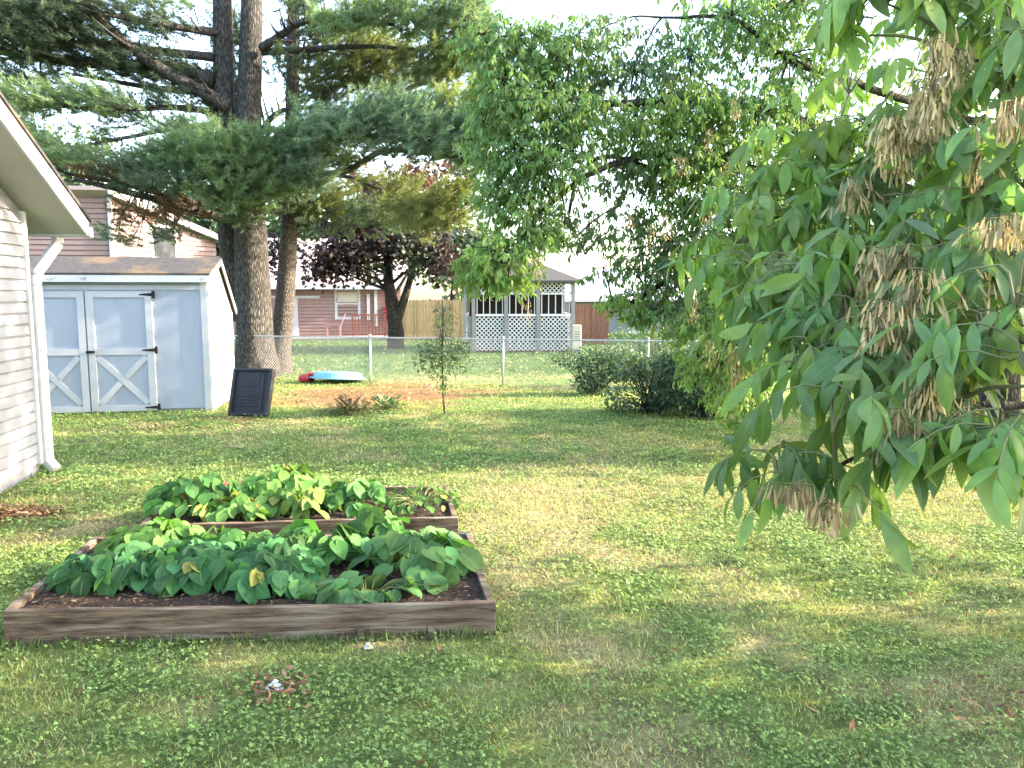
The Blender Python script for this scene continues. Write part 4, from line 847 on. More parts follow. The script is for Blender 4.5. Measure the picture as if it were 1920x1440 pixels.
pine('pine_tree', 'slimmer pale barked pine standing just right of the double trunked one', bB,
     [([(520, 700, d1), (526, 650, d1), (536, 540, d1), (543, 400, d1), (548, 200, d1), (551, 0, d1), (553, -250, d1)], [.4, .27, .24, .2, .17, .14, .1])],
     [([(545, 370, d1), (600, 335, 18.5), (660, 315, 17.5), (720, 282, 16.6), (800, 285, 16), (900, 300, 15.6)], .1),
      ([(545, 350, d1), (640, 330, 18.6), (740, 370, 17.6), (840, 425, 17)], .06),
      ([(548, 240, d1), (640, 215, 19), (760, 168, 18), (880, 128, 17.4), (960, 118, 17)], .08),
      ([(550, 100, d1), (640, 60, 19.4), (700, 75, 19)], .06), ([(548, 200, d1), (620, 165, 20.4), (720, 155, 20.6)], .06),
      ([(545, 400, d1), (600, 400, 20.5), (680, 425, 20.8)], .05)],
     [(610, 245, 80, 34, 16.4, 1.0, PB), (700, 235, 90, 46, 16, 1.15, PB), (790, 245, 90, 44, 15.7, 1.1, PB), (880, 250, 80, 42, 15.5, 1.0, PB), (850, 195, 70, 22, 15.9, 1.0, PY*1.1), (760, 205, 70, 26, 16, .8, PB*1.1), (930, 215, 40, 30, 15.6, .7, PB),
      (850, 100, 60, 52, 16.6, 1.0, PY*.9), (790, 130, 70, 40, 17, .8, PO), (680, 105, 80, 30, 18.6, .7, PO), (620, 140, 70, 50, 19.6, .8, PO), (700, 165, 90, 34, 19.6, .8, PO), (600, 190, 50, 30, 19.6, .5, PD), (580, 60, 50, 40, 20.2, .4, PD),
      (760, 290, 110, 16, 16, .5, PD), (640, 300, 60, 20, 17, .6, PD*1.2), (600, 375, 60, 40, 20, .8, PO*.8), (680, 410, 90, 36, 20.2, .7, PD), (800, 400, 100, 40, 17.2, .75, PO*1.1), (850, 370, 60, 30, 17, .6, PY*.7), (540, 380, 50, 40, 19.4, .7, PD), (720, 345, 70, 20, 18.4, .4, PO), (560, 330, 60, 46, 16.6, .9, PB*.8), (640, 60, 70, 50, 20, .6, PO), (560, 130, 60, 60, 20.6, .5, PD), (600, 240, 60, 40, 19.8, .5, PO*.7), (720, 110, 70, 60, 19, .6, PO), (880, 60, 40, 40, 16.6, .7, PB), (900, 150, 40, 40, 16.4, .6, PY*.8), (560, 420, 50, 36, 20.4, .6, PD), (760, 380, 70, 34, 18, .6, PO), (870, 310, 50, 24, 16, .6, PB*.8)], 'pinebark2')

# generic leaf clouds --------------------------------------------------------
def leaf_cloud(mb, cen, rad, n, size, col, wd=.6, prof=(.3, 1, .7, 0), shell=.5, droop=.5, down=.35, clump=0., var=.35):
    q = rng.normal(0, 1, (n, 3)); q /= np.linalg.norm(q, axis=1)[:, None]; q *= rng.random((n, 1))**shell
    P = np.asarray(cen)+q*np.asarray(rad)
    if clump:
        m = max(4, n//45); cq = rng.normal(0, 1, (m, 3)); cq /= np.linalg.norm(cq, axis=1)[:, None]; cq *= rng.random((m, 1))**.4; cc = np.asarray(cen)+cq*np.asarray(rad); P = cc[rng.integers(m, size=n)]+rng.normal(0, clump, (n, 3))
    D = rng.normal(0, 1, (n, 3))+q*.6-UP*down; Nn = rng.normal(0, .6, (n, 3))+UP+q*.5
    c = np.asarray(col)*rng.uniform(1-var, 1+var, (n, 1))*(1+rng.normal(0, .05, (n, 3)))
    s = size*rng.uniform(.6, 1.25, n); mb.blades(P, D, Nn, s, s*wd, list(prof), droop, .2, np.clip(c, .003, 1)); return P
def limbs_to(tw, trunk, P, k, r0):
    for i in range(k):
        a = P[rng.integers(len(P))]; j = rng.integers(len(trunk)//2, len(trunk)); s0 = trunk[j]; mid = (s0+a)/2+rng.normal(0, .1, 3)+UP*.05*np.linalg.norm(a-s0)
        tw.tube(curve([s0, mid, a], 4), np.linspace(r0, r0*.15, 9), 5, cap=False)
def simple_tree(name, label, u, v, Y, tops, rads, crown, mat, bmat, size, group=None, wd=.6, clump=.0, forks=0, down=.35):
    b = at(u, v, Y); b[2] = gz(b[0], b[1])-.02; root = thing(name, b, label, 'tree', group)
    pts = [b]+[at(*t) for t in tops]; c = wob(curve(pts, 6), .01); r = np.interp(np.linspace(0, 1, len(c)), np.linspace(0, 1, len(rads)), rads); mb = MB(); mb.tube(c, r, 12, bump=.08); mb.build('trunk', M[bmat], root, smooth=True)
    mb = MB(); tw = MB(); allP = []
    for (cu, cv, ru, rv, d, n, col) in crown:
        k = d/F_PX; P = leaf_cloud(mb, at(cu, cv, d), (ru*k, max(ru*k*.8, .3), rv*k), n, size, col, wd, clump=clump, down=down); allP.append(P)
    limbs_to(tw, c, np.vstack(allP), forks, rads[-1]*.9); 
    if forks: tw.build('branches', M[bmat], root, smooth=True)
    mb.build('crown', M[mat], root, smooth=True); return root
MP = A([.034, .024, .024]); MR = A([.14, .085, .055])  # MR puts sunlight on the crown top into a browner leaf colour
t = simple_tree('maple_tree', 'dark purple leaved maple in front of the brown house', 742, 648, 29, [(742, 600, 29), (735, 560, 29), (728, 500, 29), (732, 400, 29)], [.33, .27, .24, .17, .08],
    [(632, 485, 50, 36, 28, 1000, MP), (600, 500, 24, 24, 28, 300, MP*1.4), (700, 462, 58, 40, 28.4, 1100, MP), (780, 470, 46, 40, 28.5, 640, A([.045, .06, .035])), (690, 500, 40, 20, 28.2, 300, A([.05, .06, .035])), (835, 490, 28, 26, 28.5, 420, MP*1.3), (760, 420, 90, 60, 29.5, 1500, MP*.9), (660, 430, 60, 45, 29.2, 1200, MP), (820, 345, 75, 40, 30, 1300, MR), (740, 345, 70, 36, 30, 700, MR*.6), (520, 470, 30, 40, 29.5, 400, MP)], 'mapleleaf', 'darkbark', .17, clump=.28, forks=26, wd=.95)
mb = MB(); c = curve([at(742, 606, 29), at(758, 560, 28.9), at(775, 500, 28.9), at(788, 430, 29)], 6); mb.tube(c, np.linspace(.2, .06, len(c)), 10, bump=.08); mb.build('limb', M['darkbark'], t, smooth=True)
simple_tree('sapling', 'thin young tree standing alone in front of the chain link fence', 833, 766, 11.6, [(832, 720, 11.6), (832, 660, 11.6), (834, 600, 11.6), (832, 555, 11.6)], [.014, .012, .009, .006, .003],
    [(830, 672, 58, 40, 11.6, 760, A([.1, .16, .07])), (800, 655, 26, 22, 11.5, 180, A([.09, .15, .07])), (860, 650, 26, 30, 11.6, 180, A([.09, .14, .07])), (832, 605, 24, 40, 11.6, 200, A([.075, .12, .06])), (830, 720, 18, 22, 11.6, 110, A([.12, .18, .07]))], 'bushleaf', 'darkbark', .055, forks=36, wd=.5)
BG_G = 'trees beyond the neighbouring houses'
G1, G2, G3 = A([.08, .14, .06]), A([.1, .15, .09]), A([.13, .17, .11])
for (u, Y, cr, lb) in ((392, 45, [(395, 440, 60, 70, 45, 1500, G2), (350, 400, 50, 50, 46, 900, G2), (430, 420, 40, 60, 45, 800, G2)], 'pale green tree beyond the mauve house, left of the pine trunks'),
                       (620, 58, [(600, 440, 90, 60, 58, 1500, G1), (680, 400, 90, 70, 58, 1600, G1), (540, 430, 60, 60, 58, 900, G1)], 'green tree rising behind the brown house roof'),
                       (850, 52, [(850, 480, 60, 55, 52, 1300, G3), (905, 470, 50, 40, 52, 800, G3), (800, 455, 50, 50, 53, 900, G3)], 'hazy grey green tree behind the board fence and gazebo'),
                       (120, 60, [(60, 330, 130, 90, 60, 1500, G2), (200, 340, 110, 80, 60, 1400, G2)], 'broad tree beyond the mauve house, behind its roof'),
                       (1480, 38, [(1420, 560, 90, 70, 38, 1500, G1), (1530, 520, 110, 90, 38, 1900, G1), (1340, 600, 40, 40, 38, 500, G2)], 'green tree behind the ash, right of the white roofed garage'),
                       (1800, 34, [(1700, 480, 120, 110, 34, 1800, G1), (1850, 470, 130, 120, 34, 1900, G1), (2000, 500, 120, 120, 34, 1400, G1)], 'large green tree beyond the lawn behind the near ash branches')):
    simple_tree('broadleaf_tree', lb, u, 640, Y, [(u, 560, Y), (u+6, 480, Y)], [.35, .28, .15], cr, 'bushleaf', 'darkbark', .45, BG_G, clump=.5, forks=10, wd=.75)

def shade_tree(x, y, r, h, n, label):  # out-of-view trees added to block low sky and shade the lawn
    b = A([x, y, -.05]); root = thing('broadleaf_tree', b, label, 'tree', 'added shade trees out of view on the right'); c = curve([b, b+A([.1, 0, h*.3]), b+A([-.1, .1, h*.6]), b+A([0, 0, h*.9])], 5); mb = MB(); mb.tube(c, np.linspace(.24, .05, len(c)), 12, bump=.08); mb.build('trunk', M['ashbark'], root, smooth=True)
    mb = MB(); tw = MB(); P = leaf_cloud(mb, b+UP*h*.55, (r, r, h*.45), n, .3, G1, .6, clump=.4); limbs_to(tw, c, P, 14, .06); tw.build('branches', M['ashbark'], root, smooth=True); mb.build('crown', M['bushleaf'], root, smooth=True)
shade_tree(16, 2.2, 4.2, 7.5, 3400, 'unseen green tree added on the right to block low sky, nearest the viewer'); shade_tree(16.5, 12.4, 2.1, 6.5, 2600, 'unseen green tree added on the right to block low sky, level with the shed')

def bush(u, v, ru, H, n, col, label, d_off=0):
    g = gnd(u, v); k = g[1]/F_PX; root = thing('shrub', g, label, 'shrub', 'shrubs at the right edge of the lawn'); r = ru*k; mb = MB(); tw = MB(); Ps = []
    g = g+A([0, r*.75, 0])
    for i in range(13):
        a = rng.uniform(0, 6.28); rr = r*.55*math.sqrt(rng.random()); c = g+A([rr*math.cos(a)*1.35, rr*math.sin(a)*.8, H*rng.uniform(.14, .8)]); Ps.append(leaf_cloud(mb, c, (r*rng.uniform(.3, .6), r*.4, H*rng.uniform(.18, .36)), n//9, .062, col*rng.uniform(.75, 1.3), .55, shell=.33, down=.2))
    P = np.vstack(Ps)
    for i in range(40):
        a = P[rng.integers(len(P))]; s0 = g+rng.normal(0, .12, 3)*A([1, 1, 0]); s0[2] = gz(s0[0], s0[1]); tw.tube(curve([s0, (s0+a)/2+UP*.1, a], 3), np.linspace(.013, .003, 7), 4, cap=False)
    tw.build('stems', M['darkbark'], root, smooth=True); mb.build('foliage', M['bushleaf'], root, smooth=True)
SB = A([.075, .125, .07])
bush(1125, 745, 92, .95, 3000, SB, 'dark green shrub nearest the fence, leftmost of the shrubs')
bush(1235, 785, 98, 1.05, 3600, SB*1.05, 'rounded dark green shrub with pale flecks in the middle of the shrubs')
bush(1240, 735, 110, 1.3, 3600, A([.13, .19, .085]), 'lighter taller shrub behind the two dark shrubs')
bush(1345, 792, 95, 1.0, 3000, SB*1.2, 'green shrub half hidden by the hanging ash twigs')
# little weeds at the pine base and dry clump
def weed(u, v, n, size, col, H, label, sp_=.14):
    g = gnd(u, v); root = thing('weed', g, label, 'weed'); th = rng.uniform(0, 6.28, n); el = rng.uniform(.2, 1.3, n); mb = MB(); D = np.stack([np.cos(th)*np.cos(el), np.sin(th)*np.cos(el), np.sin(el)], -1); st = MB(); P = g+D*rng.uniform(.3, 1, (n, 1))*H*A([sp_*5, sp_*5, 1])
    for i in range(n): st.tube([g+rng.normal(0, .02, 3)*A([1, 1, 0]), (g+P[i])/2+UP*.03, P[i]], [.004, .003, .002], 4, cap=False)
    mb.blades(P, D-UP*.3, np.tile(UP, (n, 1))+rng.normal(0, .3, (n, 3)), size*rng.uniform(.7, 1.3, n), size*.5, [.3, 1, .8, 0], .5, .2, col*rng.uniform(.7, 1.3, (n, 1))); mb.build('leaves', M['bushleaf'], root, smooth=True); st.build('stems', M['stem'], root)
weed(532, 693, 60, .12, A([.2, .25, .13]), .42, 'pale leafy weed at the foot of the pine trunks')
weed(655, 775, 130, .11, A([.16, .11, .07]), .22, 'brown dried weed clump on the lawn before the fence', .4)
weed(725, 768, 90, .1, A([.07, .13, .04]), .2, 'low green weed patch right of the dried clump', .35)

# ash trees --------------------------------------------------------------------
LEAFP = {6: [.12, .62, .95, 1., .82, .5, .0], 3: [.2, 1., .8, 0.]}
def ash_leaves(mb, P, az, size, col, seg, rach=None, droop=1.0, down=.75):
    """compound leaves: a curved rachis with three pairs of leaflets and one at the end; also returns the rachis lines"""
    n = len(P); H = np.stack([np.cos(az), np.sin(az), np.zeros(n)], -1); Lr = size*(1.4 if seg == 6 else 1.75)*rng.uniform(.7, 1.2, n)
    el0 = rng.uniform(-.1, .65, n); a = droop*rng.uniform(.8, 1.6, n); pts = []
    def rp(t):
        ang = el0-a*t*.5; return P+H*(Lr*t*np.cos(ang))[:, None]+UP*(Lr*t*np.sin(ang))[:, None]
    S = np.stack([-H[:, 1], H[:, 0], H[:, 2]], -1); cl = col*rng.uniform(.72, 1.3, (n, 1))*(1+rng.normal(0, .05, (n, 3)))
    for t, sgs in ((.42, (-1, 1)), (.65, (-1, 1)), (.87, (-1, 1)), (1., (0,))):
        for sg in sgs:
            B = rp(t); m = rng.random(n) < .94; w = rng.uniform(.3, .75, n)
            D = H*(.25+.35*(sg == 0))+S*sg*w[:, None]-UP*(down*rng.uniform(.35, 1.9, n))[:, None]+rng.normal(0, .22, (n, 3))
            Nn = H*.55+UP*.75+S*sg*.35+rng.normal(0, .5, (n, 3)); s = size*rng.uniform(.55, 1.22, n)*(1.1 if sg == 0 else 1.)
            mb.blades(B[m], D[m], Nn[m], s[m], s[m]*rng.uniform(.25, .38, m.sum()), LEAFP[seg], rng.uniform(-.1, 1.25, m.sum()), rng.uniform(.1, .45, m.sum()), np.clip(cl[m]*rng.uniform(.88, 1.12, (m.sum(), 1)), .004, 1))
    return [rp(t) for t in (0, .33, .66, 1.)]
def seed_cluster(root, P, n, H, r, c):
    n = int(n*rng.uniform(1.1, 2.3)); H = H*rng.uniform(.7, 1.35); r = r*rng.uniform(.7, 1.2); c = c*rng.uniform(.7, 1.2); mb = MB(); q = rng.normal(0, 1, (n, 3))*A([r, r, 0]); z = rng.uniform(-1, 0, n)*H; B = P+q*.6; B[:, 2] += z; D = q*2.5+rng.normal(0, .18, (n, 3))-UP
    mb.blades(B, D, rng.normal(0, 1, (n, 3)), rng.uniform(.03, .043, n), rng.uniform(.005, .008, n), [.35, .6, 1, .5], rng.uniform(-.3, .4, n), .1, c*rng.uniform(.6, 1.35, (n, 1)))
    for i in range(0, n, 3): mb.tube([P+UP*(z[i]*.5), B[i]], [.0013, .0009], 3, cap=False, col=A([.25, .22, .1]))
    mb.build('seed_cluster', M['seeds'], root, smooth=True)
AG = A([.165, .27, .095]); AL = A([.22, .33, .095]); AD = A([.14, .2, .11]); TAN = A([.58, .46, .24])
def ash_tree(name, label, base, trunk, rads, limbs, pads, seeds, seg, mat, size, extra=()):
    root = thing(name, base, label, 'tree'); c = curve(trunk, 7); r = np.interp(np.linspace(0, 1, len(c)), np.linspace(0, 1, len(rads)), rads); mb = MB(); mb.tube(c, r, 16, bump=.06); mb.build('trunk', M['ashbark'], root, smooth=True); sk = []
    for pts, r0 in limbs:
        q = wob(curve(pts, 7), .004*(1 if seg == 6 else 3)); mb = MB(); mb.tube(q, np.linspace(r0, r0*.25, len(q)), 8, bump=.1); mb.build('branch', M['ashbark'], root, smooth=True); sk.append(q)
    S = np.vstack(sk); mb = MB(); tw = MB()
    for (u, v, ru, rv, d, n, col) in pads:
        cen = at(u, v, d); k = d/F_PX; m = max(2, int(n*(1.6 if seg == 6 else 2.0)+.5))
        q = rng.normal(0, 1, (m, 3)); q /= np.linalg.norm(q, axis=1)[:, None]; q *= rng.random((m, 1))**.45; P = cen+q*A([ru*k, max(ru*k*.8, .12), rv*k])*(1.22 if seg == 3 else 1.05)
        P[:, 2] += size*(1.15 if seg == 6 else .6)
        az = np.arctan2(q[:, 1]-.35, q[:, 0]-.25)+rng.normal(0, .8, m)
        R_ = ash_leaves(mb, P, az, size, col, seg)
        kk = m if seg == 6 else max(4, m//6)
        j = np.argmin(np.sum((S-cen)**2, 1)); s0 = S[j]; hub = cen+UP*(rv*k*.5+size*.3)
        tw.tube(curve([s0, (s0+hub)/2+UP*.08*np.linalg.norm(s0-hub), hub], 4), np.linspace(.016 if seg == 3 else .007, .006 if seg == 3 else .003, 9), 5, cap=False)
        for i in range(kk): tw.tube([hub, (hub+P[i])/2+UP*.03, P[i]], [.004, .003, .002] if seg == 6 else [.007, .005, .003], 4, cap=False)
        if seg == 6:
            for i in range(m): tw.tube([x[i] for x in R_], [.0022, .0018, .0015, .001], 4, cap=False)
    for (cen, rad, n, col) in extra:
        q = rng.normal(0, 1, (n, 3)); q /= np.linalg.norm(q, axis=1)[:, None]; q *= rng.random((n, 1))**.4; P = A(cen)+q*A(rad); ash_leaves(mb, P, rng.uniform(0, 6.28, n), size*1.9, col, 3)
    tw.build('twigs', M['twig'] if seg == 6 else M['ashbark'], root, smooth=True); mb.build('crown', M[mat], root, smooth=True)
    for (u, v, d, n, H, r_) in seeds: seed_cluster(root, at(u, v, d*(.86 if seg == 6 else .93)), n, H, r_, TAN if rng.random() < .7 else A([.5, .37, .2]))
    return root
# farther ash: crown over the middle of the view
tb = A([6.9, 10.8, 0]); X = lambda *p: [A(q, float) if len(q) == 3 and abs(q[0]) < 50 else at(*q) for q in p]
T1 = [tb-UP*.1, tb+A([-.05, 0, 1.5]), tb+A([-.2, -.1, 3.2]), tb+A([-.1, 0, 5.5]), tb+A([0.1, 0, 8])]
ash_tree('ash_tree', 'ash tree with drooping leaves whose crown fills the middle of the view', tb, T1, [.3, .22, .19, .13, .05],
    [(X(tb+A([-.15, 0, 2.2]), (1500, 430, 10), (1350, 470, 9.6), (1200, 560, 9.3), (1150, 590, 9.2)), .07), (X(tb+A([-.2, -.1, 2.8]), (1450, 330, 9.8), (1250, 290, 9.2), (1100, 330, 8.8), (1000, 420, 8.5), (950, 490, 8.3)), .06),
     (X(tb+A([-.2, -.1, 3.2]), (1480, 220, 9.6), (1300, 190, 9.2), (1130, 190, 8.9), (980, 160, 8.6)), .08), (X(tb+A([-.15, 0, 4]), (1500, 120, 9.8), (1380, 40, 9.6), (1240, 30, 9.4)), .06), (X(tb+A([-.2, -.1, 2.6]), (1300, 340, 9.4), (1120, 300, 9.6), (1060, 400, 9.6), (1090, 480, 9.6)), .045),
     (X(tb+A([-.1, 0, 2.0]), (1480, 560, 9.2), (1400, 640, 8.7), (1380, 760, 8.4)), .035)],
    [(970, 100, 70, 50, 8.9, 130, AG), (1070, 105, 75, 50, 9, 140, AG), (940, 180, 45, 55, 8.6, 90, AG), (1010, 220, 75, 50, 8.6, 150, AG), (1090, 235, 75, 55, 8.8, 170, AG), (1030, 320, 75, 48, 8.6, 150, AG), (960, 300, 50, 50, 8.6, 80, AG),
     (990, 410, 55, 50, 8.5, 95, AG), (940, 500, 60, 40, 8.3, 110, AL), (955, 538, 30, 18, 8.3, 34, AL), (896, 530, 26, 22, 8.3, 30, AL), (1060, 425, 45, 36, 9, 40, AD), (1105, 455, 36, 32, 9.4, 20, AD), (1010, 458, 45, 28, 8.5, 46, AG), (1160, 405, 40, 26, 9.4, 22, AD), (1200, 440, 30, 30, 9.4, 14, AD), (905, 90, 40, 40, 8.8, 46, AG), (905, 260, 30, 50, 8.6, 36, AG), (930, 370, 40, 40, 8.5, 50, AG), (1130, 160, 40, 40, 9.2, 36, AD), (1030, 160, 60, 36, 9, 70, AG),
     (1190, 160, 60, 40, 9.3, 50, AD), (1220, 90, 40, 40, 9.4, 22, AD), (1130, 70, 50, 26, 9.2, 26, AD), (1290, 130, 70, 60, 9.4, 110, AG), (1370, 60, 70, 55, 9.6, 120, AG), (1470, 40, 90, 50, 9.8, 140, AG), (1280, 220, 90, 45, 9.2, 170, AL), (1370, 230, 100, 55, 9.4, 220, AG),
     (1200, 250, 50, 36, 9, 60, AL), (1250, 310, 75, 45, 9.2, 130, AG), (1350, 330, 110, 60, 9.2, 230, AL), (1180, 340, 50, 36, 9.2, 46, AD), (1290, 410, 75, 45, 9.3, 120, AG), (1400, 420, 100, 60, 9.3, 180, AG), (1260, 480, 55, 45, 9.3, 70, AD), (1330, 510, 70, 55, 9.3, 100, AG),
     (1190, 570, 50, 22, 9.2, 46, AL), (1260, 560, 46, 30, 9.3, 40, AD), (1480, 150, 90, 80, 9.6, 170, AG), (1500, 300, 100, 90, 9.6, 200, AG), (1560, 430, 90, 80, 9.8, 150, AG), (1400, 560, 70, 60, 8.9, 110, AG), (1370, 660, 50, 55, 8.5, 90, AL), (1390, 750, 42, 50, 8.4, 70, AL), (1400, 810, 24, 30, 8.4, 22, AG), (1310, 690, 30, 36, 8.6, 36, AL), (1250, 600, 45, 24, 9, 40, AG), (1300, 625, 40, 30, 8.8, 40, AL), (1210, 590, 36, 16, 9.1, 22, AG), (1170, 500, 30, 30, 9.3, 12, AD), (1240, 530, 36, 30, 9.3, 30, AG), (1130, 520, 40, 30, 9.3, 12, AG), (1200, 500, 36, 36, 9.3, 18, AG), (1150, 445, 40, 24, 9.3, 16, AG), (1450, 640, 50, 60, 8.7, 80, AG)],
    [(1280, 290, 9, 40, .25, .06), (1360, 300, 9, 40, .2, .06), (1330, 240, 9, 40, .2, .06), (1380, 180, 9.2, 40, .2, .05), (1250, 400, 9, 40, .2, .06), (1220, 420, 9.1, 30, .2, .05), (1330, 640, 8.5, 40, .2, .05), (1400, 790, 8.3, 40, .2, .05), (1180, 400, 9, 30, .15, .05), (1010, 480, 8.4, 40, .2, .05), (990, 560, 8.2, 30, .2, .05), (1330, 380, 9, 50, .25, .06), (1420, 330, 9, 50, .25, .07), (1300, 560, 9, 40, .2, .06)],
    3, 'ashleaf', .088, extra=[((6.5, 10.8, 5.5), (3, 2.4, 2.4), 420, AG), ((6.6, 7.4, 5.7), (2.5, 2.0, 1.7), 1200, AG), ((5.6, 12.7, 4.6), (1.5, .9, 1.2), 160, AG), ((7.8, 10, 2.9), (1.9, 1.7, 1.6), 600, AG), ((8, 11, 4), (2.4, 2, 1.8), 260, AG), ((4, 10.6, 6.6), (2.6, 2, 1.6), 260, AG)])  # some unseen clumps here are added to shade house wall, shed and lawn
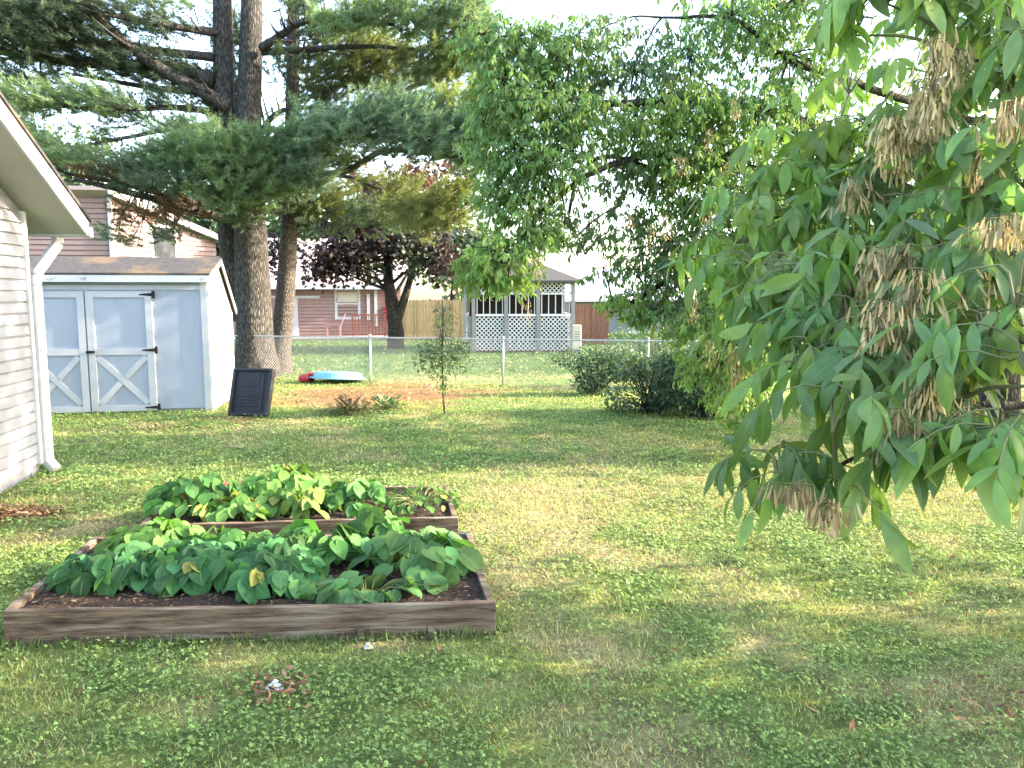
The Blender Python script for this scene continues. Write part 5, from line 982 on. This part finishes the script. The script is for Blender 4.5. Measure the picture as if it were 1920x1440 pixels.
# nearer ash: twigs hanging in from the right
tn = A([4.3, 2.5, 0]); T2 = [tn-UP*.1, tn+A([-.05, 0, 1.4]), tn+A([-.1, .1, 3.]), tn+A([.05, .1, 5]), tn+A([0, 0, 7])]
def Z(*p): return [at(*q) if abs(q[0]) > 50 else A(q, float) for q in p]
ash_tree('ash_tree', 'nearer ash with large glossy leaves and tan seed keys hanging in at the right', tn, T2, [.3, .22, .19, .13, .05],
    [(Z(tn+A([-.1, .05, 2.2]), (2150, 250, 2.6), (1990, 260, 2.3), (1900, 140, 2.1), (1810, 118, 2.1)), .016), (Z(tn+A([-.1, .05, 1.9]), (2200, 420, 2.4), (1950, 420, 2.3), (1750, 400, 2.4), (1560, 380, 2.7), (1420, 430, 3.0)), .022),
     (Z(tn+A([-.05, 0, 1.7]), (2150, 620, 2.1), (1930, 640, 1.9), (1760, 600, 1.95), (1600, 650, 2.0), (1480, 700, 2.1)), .016), (Z(tn+A([-.05, 0, 1.5]), (2200, 800, 2.0), (1950, 760, 1.75), (1780, 760, 1.7), (1600, 840, 1.7), (1490, 930, 1.72)), .013),
     (Z(tn+A([-.1, 0, 2.6]), (2100, 60, 2.7), (1880, 20, 2.7), (1650, -10, 2.8)), .016)],
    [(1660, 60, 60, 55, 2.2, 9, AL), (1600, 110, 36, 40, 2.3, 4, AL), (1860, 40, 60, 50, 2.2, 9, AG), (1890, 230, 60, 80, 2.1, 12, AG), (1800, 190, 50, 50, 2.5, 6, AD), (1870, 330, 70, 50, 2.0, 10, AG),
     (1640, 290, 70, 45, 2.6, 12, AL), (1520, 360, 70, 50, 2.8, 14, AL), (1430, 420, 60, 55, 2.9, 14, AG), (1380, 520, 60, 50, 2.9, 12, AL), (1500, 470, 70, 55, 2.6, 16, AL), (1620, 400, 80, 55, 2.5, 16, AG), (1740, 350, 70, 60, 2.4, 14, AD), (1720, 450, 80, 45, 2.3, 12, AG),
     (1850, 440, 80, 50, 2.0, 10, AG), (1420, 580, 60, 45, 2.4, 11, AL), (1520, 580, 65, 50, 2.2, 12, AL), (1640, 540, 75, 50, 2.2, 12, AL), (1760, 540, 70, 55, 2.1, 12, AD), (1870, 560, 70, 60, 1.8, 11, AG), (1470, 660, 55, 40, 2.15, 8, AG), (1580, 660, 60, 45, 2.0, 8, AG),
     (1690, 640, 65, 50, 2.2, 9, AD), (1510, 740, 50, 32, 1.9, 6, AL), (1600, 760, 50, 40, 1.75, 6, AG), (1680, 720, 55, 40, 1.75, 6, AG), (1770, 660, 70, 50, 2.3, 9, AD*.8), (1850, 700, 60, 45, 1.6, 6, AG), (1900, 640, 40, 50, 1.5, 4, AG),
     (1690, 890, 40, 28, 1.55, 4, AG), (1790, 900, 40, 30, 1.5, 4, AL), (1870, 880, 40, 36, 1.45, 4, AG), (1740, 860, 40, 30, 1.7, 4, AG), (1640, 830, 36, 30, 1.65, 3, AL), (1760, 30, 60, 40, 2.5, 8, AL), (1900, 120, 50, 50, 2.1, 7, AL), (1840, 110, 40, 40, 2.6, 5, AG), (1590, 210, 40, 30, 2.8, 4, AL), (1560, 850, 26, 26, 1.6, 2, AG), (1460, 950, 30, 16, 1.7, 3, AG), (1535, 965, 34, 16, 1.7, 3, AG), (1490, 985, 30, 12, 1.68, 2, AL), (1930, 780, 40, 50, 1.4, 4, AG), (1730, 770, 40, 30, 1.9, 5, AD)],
    [(1755, 60, 2.3, 90, .17, .04), (1745, 150, 2.4, 90, .17, .045), (1680, 215, 2.5, 110, .16, .06), (1790, 80, 2.4, 60, .14, .04), (1700, 240, 2.5, 70, .16, .05), (1700, 455, 2.2, 60, .07, .05), (1640, 460, 2.2, 50, .09, .04), (1640, 580, 2.1, 60, .1, .04), (1720, 560, 2.2, 70, .12, .05), (1680, 640, 2.0, 90, .12, .05), (1740, 700, 1.8, 80, .1, .05), (1650, 560, 1.9, 60, .12, .05), (1720, 500, 1.9, 60, .12, .05), (1690, 760, 1.7, 50, .09, .04), (1800, 730, 2.0, 70, .1, .05),
     (1490, 905, 1.68, 36, .03, .035), (1555, 935, 1.66, 46, .05, .03), (1890, 400, 1.9, 60, .07, .05), (1820, 620, 2.1, 60, .1, .05), (1380, 640, 2.6, 40, .1, .04), (1560, 520, 2.4, 50, .12, .05), (1780, 790, 1.8, 40, .08, .04), (1840, 260, 2.3, 50, .12, .04), (1600, 330, 2.6, 40, .1, .04), (1480, 560, 2.5, 40, .1, .04), (1700, 620, 1.9, 60, .12, .04), (1660, 700, 1.9, 50, .1, .04), (1770, 640, 2.0, 60, .12, .05), (1900, 180, 2.1, 40, .1, .04), (1810, 500, 2.0, 50, .08, .05), (1420, 500, 2.7, 30, .08, .04)],
    6, 'ashnear', .106, extra=[((4.9, 2.4, 5.0), (2.9, 3.0, 2.4), 620, AG), ((6, 1, 4), (2.6, 3, 2), 300, AG), ((5.5, 3.6, 3), (1.6, 1.6, 1.4), 300, AG), ((8, 3.2, 2.9), (2.0, 2.7, 1.7), 800, AG)])  # some unseen clumps here are added to shade the foreground lawn

# ------------------------------------------------------------------ light, world, camera
SUN_EL, SUN_AZ = math.radians(21), math.radians(6)              # azimuth measured from +X towards +Y
sd = Vector((math.cos(SUN_EL)*math.cos(SUN_AZ), math.cos(SUN_EL)*math.sin(SUN_AZ), math.sin(SUN_EL)))
L = bpy.data.lights.new('sun', 'SUN'); L.energy = 2.9; L.angle = math.radians(.5); L.color = (1, .84, .64); lo = bpy.data.objects.new('sun', L); COL.objects.link(lo); lo.rotation_euler = sd.to_track_quat('Z', 'Y').to_euler()
w = bpy.data.worlds.new('World'); sc.world = w; w.use_nodes = True; nt = w.node_tree; bg = nt.nodes['Background']; sky = nt.nodes.new('ShaderNodeTexSky'); sky.sky_type = 'NISHITA'; sky.sun_disc = False
sky.sun_elevation = SUN_EL; sky.sun_rotation = math.pi/2-SUN_AZ; sky.dust_density = 2.0; sky.air_density = 1.0; sky.ozone_density = 0.3
nt.links.new(sky.outputs[0], bg.inputs[0]); bg.inputs[1].default_value = .15
cam = bpy.data.cameras.new('camera'); cam.sensor_width = 36; cam.lens = 36*F_PX/1920; cam.clip_end = 2000; cam.clip_start = .05
co = bpy.data.objects.new('camera', cam); COL.objects.link(co); co.location = (0, 0, CAM_H); co.rotation_euler = (math.pi/2-PITCH, 0, 0); sc.camera = co
sc.view_settings.view_transform = 'Standard'; sc.view_settings.look = 'None'; sc.view_settings.exposure = 2.95; sc.view_settings.gamma = 1.0
sc.render.engine = 'CYCLES'; sc.cycles.max_bounces = 10; sc.cycles.diffuse_bounces = 6; sc.cycles.transmission_bounces = 8; sc.cycles.transparent_max_bounces = 4; sc.cycles.use_denoising = True
